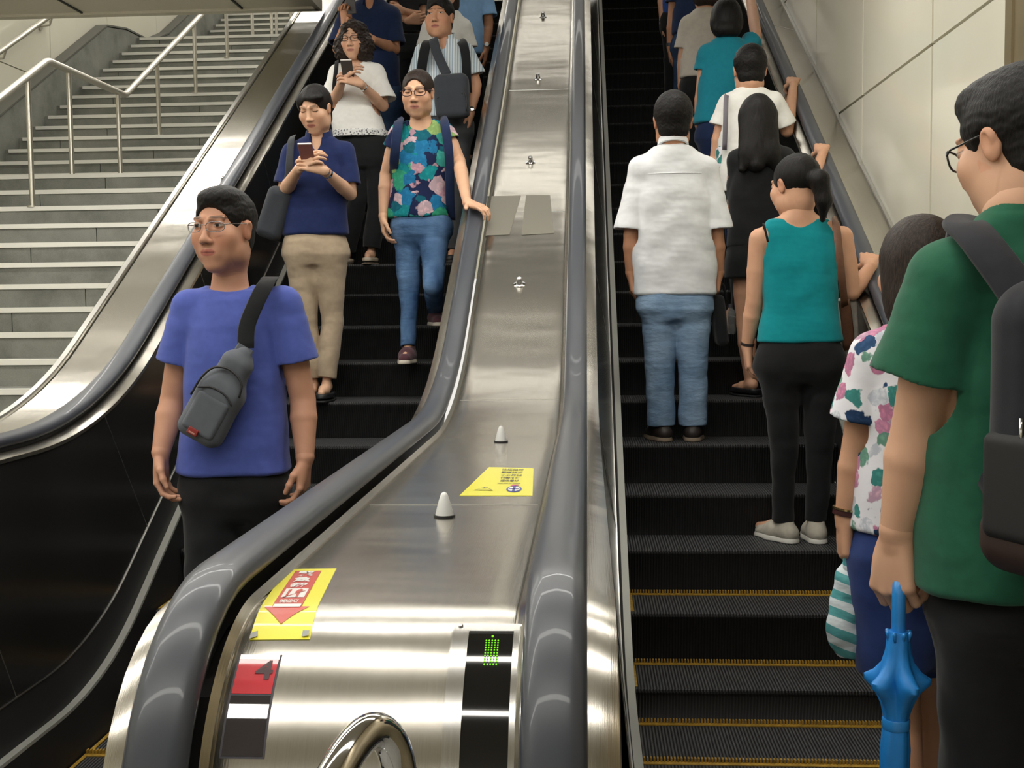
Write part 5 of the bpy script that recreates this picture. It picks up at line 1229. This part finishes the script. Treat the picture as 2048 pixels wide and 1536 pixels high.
mb.ribbon(catmull(P_, 4), [(0, -1, .2)]*13+[(0, -.5, .9)]*8+[(0, .6, .8)]*8, .056, .003) if False else mb.ribbon(catmull(P_, 4), [tuple(nrm(v)) for v in np.array([[0, -1, .3]]*16+[[.1, -.4, .9]]*7+[[0, .8, .5]]*10)[:len(catmull(P_, 4))]], .054, .003)
mb.obj('strap', M_STRAPB, r, True)
def phone(px, py, y, hgt, wd, facing, label, back='phone_back', tilt=None, col='7d4a44', edge='e8e4e0'):
    c = px_((px, py), y); f = nrm(facing); u = nrm(np.array([0, 0, 1.])-f*f[2]); Mx = np.array([np.cross(f, u), f, u])
    r = empty('phone', tuple(c), label, 'phone'); F = Fld(); F.rbox(c, (wd/2, .0042, hgt/2), Mx, .004, .001); fmesh('phone_case', F.mesh(.0017), plain('case_'+col, col, .35), r)
    F = Fld(); F.rbox(c-f*.0038, (wd/2-.003, .0012, hgt/2-.006), Mx, .001, .001); fmesh('screen', F.mesh(.0013), plain('phone_screen', (.01, .01, .012), .1), r)
    F = Fld(); F.rbox(c+u*(hgt/2-.001), (wd/2-.001, .0040, .004), Mx, .002, .001); fmesh('top_edge', F.mesh(.0014), plain('phone_edge', edge, .3), r)
GB = PEOPLE['B'][1]; m_ = (GB['wrl']+GB['wrr'])/2
phone(614, 310, 5.74, .135, .070, (0, -.72, -.70), 'phone with a brown-pink back held by the woman in the navy polo', col='8a5a54')
phone(695, 141, 7.06, .135, .070, (0, -.80, -.60), 'dark phone with a pale top edge held by the woman in the white blouse', col='4a4540')
phone(701, 6, 7.74, .14, .07, (-.3, -.9, -.2), 'phone held up by the man in the dark navy polo', col='3a3536')
# bag and strap of the woman in the navy polo
def strap(parent, pts, mat, wd, n=(0, -1, .15), th=.003, name='strap', k=4):
    P = catmull([px_(p[:2], p[2]) for p in pts], k); mb = MB(); mb.ribbon(P, n, wd, th); return mb.obj(name, mat, parent, True)
def bag(label, c, h, y, mat, M=None, name='shoulder_bag', rd=.03, noise_=.003, cat='bag', dy=0, group=None):
    p = px_(c, y); r = empty(name, tuple(p), label, cat, group); F = Fld(); F.rbox(p, h, M, min(rd, min(h)*.9), .02); fmesh('bag_body', F.mesh(.005, [(noise_, 24, 2.)]), mat, r); return r, p
def rotM(ax, az): 
    ca, sa = math.cos(ax), math.sin(ax); M = np.array([[ca, 0, sa], [0, 1, 0], [-sa, 0, ca]]); cz, sz = math.cos(az), math.sin(az); return M @ np.array([[cz, sz, 0], [-sz, cz, 0], [0, 0, 1]])
r, p = bag('dark grey shoulder bag hanging behind the elbow of the woman in the navy polo', (556, 428), (.068, .10, .135), 6.06, M_BAGD, rotM(-.35, 0), rd=.04)
strap(r, [(586, 272, 6.10), (582, 282, 5.97), (579, 320, 5.935), (576, 352, 5.95), (566, 378, 6.0)], M_BAGD, .036)
# backpacks
r, p = bag('navy blue backpack on the woman in the flowered teal top', (842, 330), (.125, .07, .17), 6.52, W_NAVY2, name='backpack')
strap(r, [(800, 252, 6.40), (799, 240, 6.30), (796, 252, 6.20), (792, 285, 6.17), (788, 325, 6.20), (786, 350, 6.3)], W_NAVY2, .052); strap(r, [(884, 250, 6.40), (886, 238, 6.30), (890, 252, 6.20), (896, 290, 6.175), (899, 330, 6.19), (900, 400, 6.24), (902, 440, 6.3)], W_NAVY2, .048)
r, p = bag('black backpack on the man in the striped shirt', (890, 150), (.12, .08, .18), 7.58, W_BLACKCLOTH, name='backpack')
strap(r, [(862, 92, 7.44), (860, 82, 7.33), (852, 90, 7.23), (846, 118, 7.20), (842, 150, 7.24)], M_STRAPB, .062); strap(r, [(918, 92, 7.44), (920, 82, 7.33), (927, 90, 7.23), (932, 118, 7.20), (933, 150, 7.22), (935, 185, 7.3)], M_STRAPB, .056)
r, p = bag('dark grey chest bag worn by the man in the striped shirt', (904, 193), (.104, .055, .132), 7.13, M_BAGD, rotM(.05, 0), name='chest_bag', rd=.04)
strap(r, [(868, 88, 7.30), (867, 80, 7.24), (872, 100, 7.205), (882, 125, 7.195), (894, 150, 7.17)], M_BAGD, .058)
mb = MB(); q = [px_(z, 7.085) for z in ((876, 180), (884, 171), (905, 168), (928, 176))]; mb.tube(catmull(q, 5), .004, 6); q = [px_(z, 7.078) for z in ((874, 196), (890, 190), (905, 180), (926, 188))]; mb.tube(catmull(q, 5), .004, 6)
q = [px_(z, 7.08) for z in ((926, 176), (934, 200), (932, 222))]; mb.tube(catmull(q, 5), .004, 6); mb.obj('zip', M_ZIP, r, True)
rD = PEOPLE['D'][0]; rr = empty('shoulder_bag', tuple(px_((660, 250), 7.45)), 'black bag on the shoulder of the woman in the white blouse', 'bag')
strap(rr, [(676, 128, 7.40), (674, 122, 7.30), (672, 140, 7.22), (669, 165, 7.21), (666, 200, 7.3)], M_STRAPB, .026)
F = Fld(); F.rbox(px_((664, 240), 7.45), (.05, .06, .11), None, .03, .01); fmesh('bag_body', F.mesh(.006), W_BLACKCLOTH, rr)
# lace edge of the white blouse, yoke seam of the white shirt
mL, tL, bL = nt('lace'); setp(bL, Roughness=.8); vL = tL.nodes.new('ShaderNodeTexVoronoi'); vL.inputs['Scale'].default_value = 75; tL.links.new(coords(tL), vL.inputs['Vector'])
tL.links.new(ramp(tL, vL.outputs['Distance'], [(.25, (.10, .10, .11)), (.5, (.75, .75, .74))]), bL.inputs['Base Color'])
F = Fld(); F.loft([(px_((722, 276), 7.35), 56/(FPX/7.35), .129), (px_((721, 262), 7.35), 55.5/(FPX/7.35), .127)], 0, .01, rc=.004); fmesh('lace_hem', F.mesh(.005, [(.003, 45, 1.)]), mL, PEOPLE['D'][0])
F = Fld(); F.loft([(px_((1347, 352), 5.75), .178, .108), (px_((1347, 349.5), 5.75), .176, .107)], 0, .01, 2.4, rc=.002); fmesh('yoke_seam', F.mesh(.004), W_WHITE, PEOPLE['J'][0])
# what the man in the white shirt carries
r, p = bag('soft black bag hanging from the right hand of the man in the white shirt', (1438, 640), (.030, .085, .125), 5.80, W_BLACKCLOTH, rotM(.10, 0), name='hand_bag')
strap(r, [(1436, 605, 5.75), (1438, 578, 5.79), (1446, 570, 5.80), (1452, 600, 5.84)], M_STRAPB, .014, name='handle')
bt = px_((1460, 640), 5.83); r = empty('water_bottle', tuple(bt), 'clear plastic bottle beside the soft black bag', 'bottle')
mg, tg, bgl = nt('clear_plastic'); setp(bgl, Base_Color=(.9, .93, .95, 1), Roughness=.08, Transmission_Weight=.9, IOR=1.3)
mb = MB(); mb.lathe([(.0, -.07), (.026, -.068), (.029, -.05), (.027, -.02), (.029, .0), (.029, .03), (.022, .048), (.011, .058), (.011, .066)], bt, (0, 0, 1), 18); mb.obj('bottle_body', mg, r, True, sharp=60)
mb = MB(); mb.lathe([(.013, .062), (.013, .078), (.001, .079)], bt, (0, 0, 1), 14); mb.obj('cap', M_INK, r, True, sharp=60)
# brown strap and tote of the teal tank top
M_BRN = plain('brown_leather', '6e4a36', .5, nz=.1); r, p = bag('pale tote bag under the arm of the woman in the teal tank top', (1694, 655), (.040, .10, .13), 5.26, plain('tote_cloth', 'a39c92', .8, nz=.15, nscale=30, bmp=.3), None, name='tote_bag')
strap(r, [(1674, 462, 5.26), (1671, 440, 5.14), (1672, 446, 5.05), (1678, 500, 4.995), (1684, 560, 5.01), (1690, 612, 5.10)], M_BRN, .034, (.15, -1, .1)); strap(r, [(1688, 600, 5.12), (1694, 645, 5.14), (1698, 700, 5.16)], M_BRN, .05, (0, -1, 0), name='side_band')
sb = strap(PEOPLE['K'][0], [(1528, 462, 5.11), (1527, 448, 5.04), (1531, 462, 5.015), (1536, 484, 5.01)], W_BLACKCLOTH, .010, (0, -1, .2), .003, 'bra_strap')
r, p = bag('patterned shoulder bag on the left hip of the person in the white T-shirt', (1444, 318), (.035, .08, .07), 6.72, W_FLOR2, name='shoulder_bag'); strap(r, [(1456, 200, 6.78), (1454, 190, 6.68), (1452, 200, 6.60), (1451, 240, 6.575), (1449, 300, 6.60)], plain('grey_strap', '76717a', .7), .026)
r, p = bag('dark shoulder bag on the woman with the black bob', (1500, 190), (.04, .08, .10), 7.40, W_BLACKCLOTH, name='shoulder_bag'); strap(r, [(1496, 100, 7.44), (1497, 90, 7.35), (1499, 100, 7.27), (1501, 120, 7.25), (1502, 160, 7.28)], plain('brown_strap', '4a3a38', .7), .030)
# striped carrier bag
q = px_((1700, 1100), 2.97); r = empty('striped_carrier_bag', tuple(q), 'crumpled white and teal striped plastic bag held by the woman in navy shorts', 'bag')
M_PLS = striped('striped_plastic', '5fa8ab', 'dfe9ee', 21, 2, .35, .03, 0.0)
secs = [(px_((1703, 1122), 2.97), .016, .018), (px_((1700, 1150), 2.97), .036, .030), (px_((1697, 1185), 2.97), .046, .036), (px_((1694, 1240), 2.97), .049, .038), (px_((1694, 1285), 2.97), .046, .034), (px_((1704, 1313), 2.97), .032, .022)]
F = Fld(); F.loft(secs, 0, .01, 2.0, rc=.006); fmesh('bag_body', F.mesh(.0038, [(.006, 30, 1.), (.003, 75, 2.)]), M_PLS, r)
F = Fld(); F.chain([px_((1700, 1135), 2.96), px_((1692, 1100), 2.96), px_((1688, 1082), 2.97)], [.016, .010, .008], .01); F.chain([px_((1720, 1145), 2.98), px_((1704, 1105), 2.98), px_((1694, 1082), 2.98)], [.014, .008, .006], .01); fmesh('twisted_handles', F.mesh(.003, [(.002, 90, 1.)]), M_PLS, r)
# straps and bangles
for key, q_, mat, fr, rr_, wd_, dl in (('B', 'r', M_CHROME, .90, .026, .014, M_INK), ('D', 'r', M_CHROME, .88, .025, .008, None), ('E', 'r', M_CHROME, .93, .027, .014, M_CHROME), ('I', 'r', M_CHROME, .90, .030, .014, M_WS), ('K', 'l', plain('dark_band', (.04, .03, .03), .4), .95, .029, .012, None), ('P', 'l', M_INK, .93, .029, .022, None), ('R', 'l', plain('dark_red_band', (.05, .012, .012), .4), .95, .031, .013, None), ('R', 'l', plain('gold', (.7, .5, .25), .25, metal=1), .90, .033, .005, None), ('N', 'l', M_CHROME, .94, .026, .006, None)):
    band('watch' if dl else 'bracelet', key, q_, mat, fr, rr_, wd_, dl, dn=(.2, -1, .2))
# small embroidered marks and buttons
def dot(key, px, py, y, sx, sz, mat, name):
    p = px_((px, py), y); F = Fld(); F.ell(p, (sx, .004, sz), None, .001); fmesh(name, F.mesh(.0022), mat, PEOPLE[key][0])
# ---- green T-shirt man: backpack and umbrella
yw = math.radians(24); Mb = np.array([[math.cos(yw), math.sin(yw), 0], [-math.sin(yw), math.cos(yw), 0], [0, 0, 1.]])
cb = px_((2165, 850), 1.90); r = empty('backpack', tuple(cb), 'large black backpack on the man in the dark green T-shirt', 'bag')
M_PACK = fabric('black_pack_cloth', '24252b', nz=.08, wr=.25)
F = Fld(); F.rbox(cb, (.150, .080, .230), Mb, .07, .03); F.rbox(cb+Mb[0]*-.02-Mb[1]*.07-Mb[2]*.07, (.115, .035, .130), Mb, .03, .03); fmesh('pack_body', F.mesh(.005, [(.003, 16, 1.)]), M_PACK, r)
F = Fld(); F.rbox(cb-Mb[2]*.175+Mb[1]*.0, (.152, .084, .058), Mb, .05, .02); fmesh('base_panel', F.mesh(.005), plain('dark_brown_panel', '33241f', .6), r)
F = Fld(); F.rbox(cb-Mb[0]*.140-Mb[1]*.01-Mb[2]*.09, (.020, .060, .085), Mb, .018, .02); fmesh('side_pocket', F.mesh(.004), plain('mesh_pocket', (.012, .012, .013), .7), r)
kc = cb-Mb[0]*.152-Mb[1]*.03+Mb[2]*.02; mb = MB(); mb.tube([kc, kc-Mb[2]*.03, kc-Mb[2]*.05+Mb[0]*.006], .003, 8); mb.lathe([(.008, 0), (.008, .003)], kc-Mb[2]*.055, (-1, -.3, 0), 14); mb.obj('zip_pull', M_CHROME, r, True)
sp = [(2000, 470, 2.24), (1945, 452, 2.17), (1925, 450, 2.10), (1950, 470, 2.03), (1990, 520, 1.97), (2030, 575, 1.93), (2070, 640, 1.90)]
strap(r, sp, M_PACK, .068, (-.15, -.8, .6), .010, 'shoulder_strap', 5)
strap(r, [(1902, 470, 2.20), (1893, 520, 2.26), (1895, 600, 2.30), (1905, 720, 2.28)], M_PACK, .060, (-1, .2, .1), .008, 'shoulder_strap', 5)
strap(r, [(1905, 720, 2.28), (1908, 800, 2.20), (1935, 900, 2.08), (1985, 1000, 1.98)], M_PACK, .022, (-.8, -.6, 0), .004, 'webbing', 5)
GS = PEOPLE['S'][1]; hy = 2.150
uc = px_((1797, 1165), hy); r = empty('blue_umbrella', tuple(uc), 'bright blue folded umbrella held upright by the man in green', 'umbrella')
M_UMB = plain('umbrella_cloth', (.018, .245, .70), .5, nz=.06, nscale=30, bmp=.2); M_UMBH = plain('umbrella_handle_blue', (.03, .27, .72), .3, coat=.4)
hb_ = px_((1797, 1278), hy); mb = MB(); mb.tube([hb_, px_((1797, 1230), hy), px_((1798, 1190), hy), px_((1799, 1170), hy+.004), px_((1803, 1150), hy+.02), px_((1812, 1140), hy+.04), px_((1822, 1150), hy+.055)], [.0125, .0125, .0125, .0125, .0122, .012, .0115], 18); mb.obj('handle', M_UMBH, r, True, sharp=60)
k1 = 1/ (FPX/hy)
prof = [(1262, 20, .16), (1275, 22, .12), (1300, 24, .10), (1325, 30, .12), (1345, 42, .30), (1357, 52, .55), (1368, 52, .55), (1385, 40, .35), (1410, 30, .20), (1432, 25, .06), (1440, 24, .02), (1452, 24, .03), (1462, 26, .10), (1500, 29, .12), (1560, 28, .12), (1640, 24, .12), (1720, 17, .12), (1800, 9, .08), (1815, 4, 0)]
V = []; SG = 64
for j, (py, rp_, am) in enumerate(prof):
    c_ = px_((1797-(py-1270)*.030, py), hy)
    for i in range(SG):
        a_ = 2*PI*i/SG+(py-1270)*.0016
        rr = rp_*k1*(1+am*(abs(math.cos(a_*2.5))**1.5*1.3-.75)+.03*math.sin(a_*13+j)); V.append((c_[0]+rr*math.cos(a_), c_[1]+rr*math.sin(a_), c_[2]))
Fc = [[j*SG+i, (j+1)*SG+i, (j+1)*SG+(i+1) % SG, j*SG+(i+1) % SG] for j in range(len(prof)-1) for i in range(SG)]+[list(range(SG)), [(len(prof)-1)*SG+i for i in range(SG)][::-1]]
mobj('canopy', V, Fc, M_UMB, r, True, sharp=50)
for i in range(8):
    a_ = 2*PI*i/8+.2; t = px_((1797, 1270), hy)+np.array([math.cos(a_), math.sin(a_), 0])*.020; mb = MB(); mb.lathe([(.0030, -.010), (.0034, .0), (.0042, .004), (.003, .0085), (.001, .009)], t, (math.cos(a_)*.2, math.sin(a_)*.2, 1), 8); mb.obj('rib_tip', M_UMBH, r, True)
c_ = px_((1792, 1446), hy); mb = MB(); mb.lathe([(.0240, -.010), (.0250, -.008), (.0250, .008), (.0240, .010)], c_, (0, 0, 1), 32); mb.obj('closing_band', M_UMBH, r, True, sharp=40)
mb = MB(); mb.tube([px_((1780, 1815), hy), px_((1778, 1870), hy)], .003, 8); mb.obj('tip', M_CHROME, r, True)
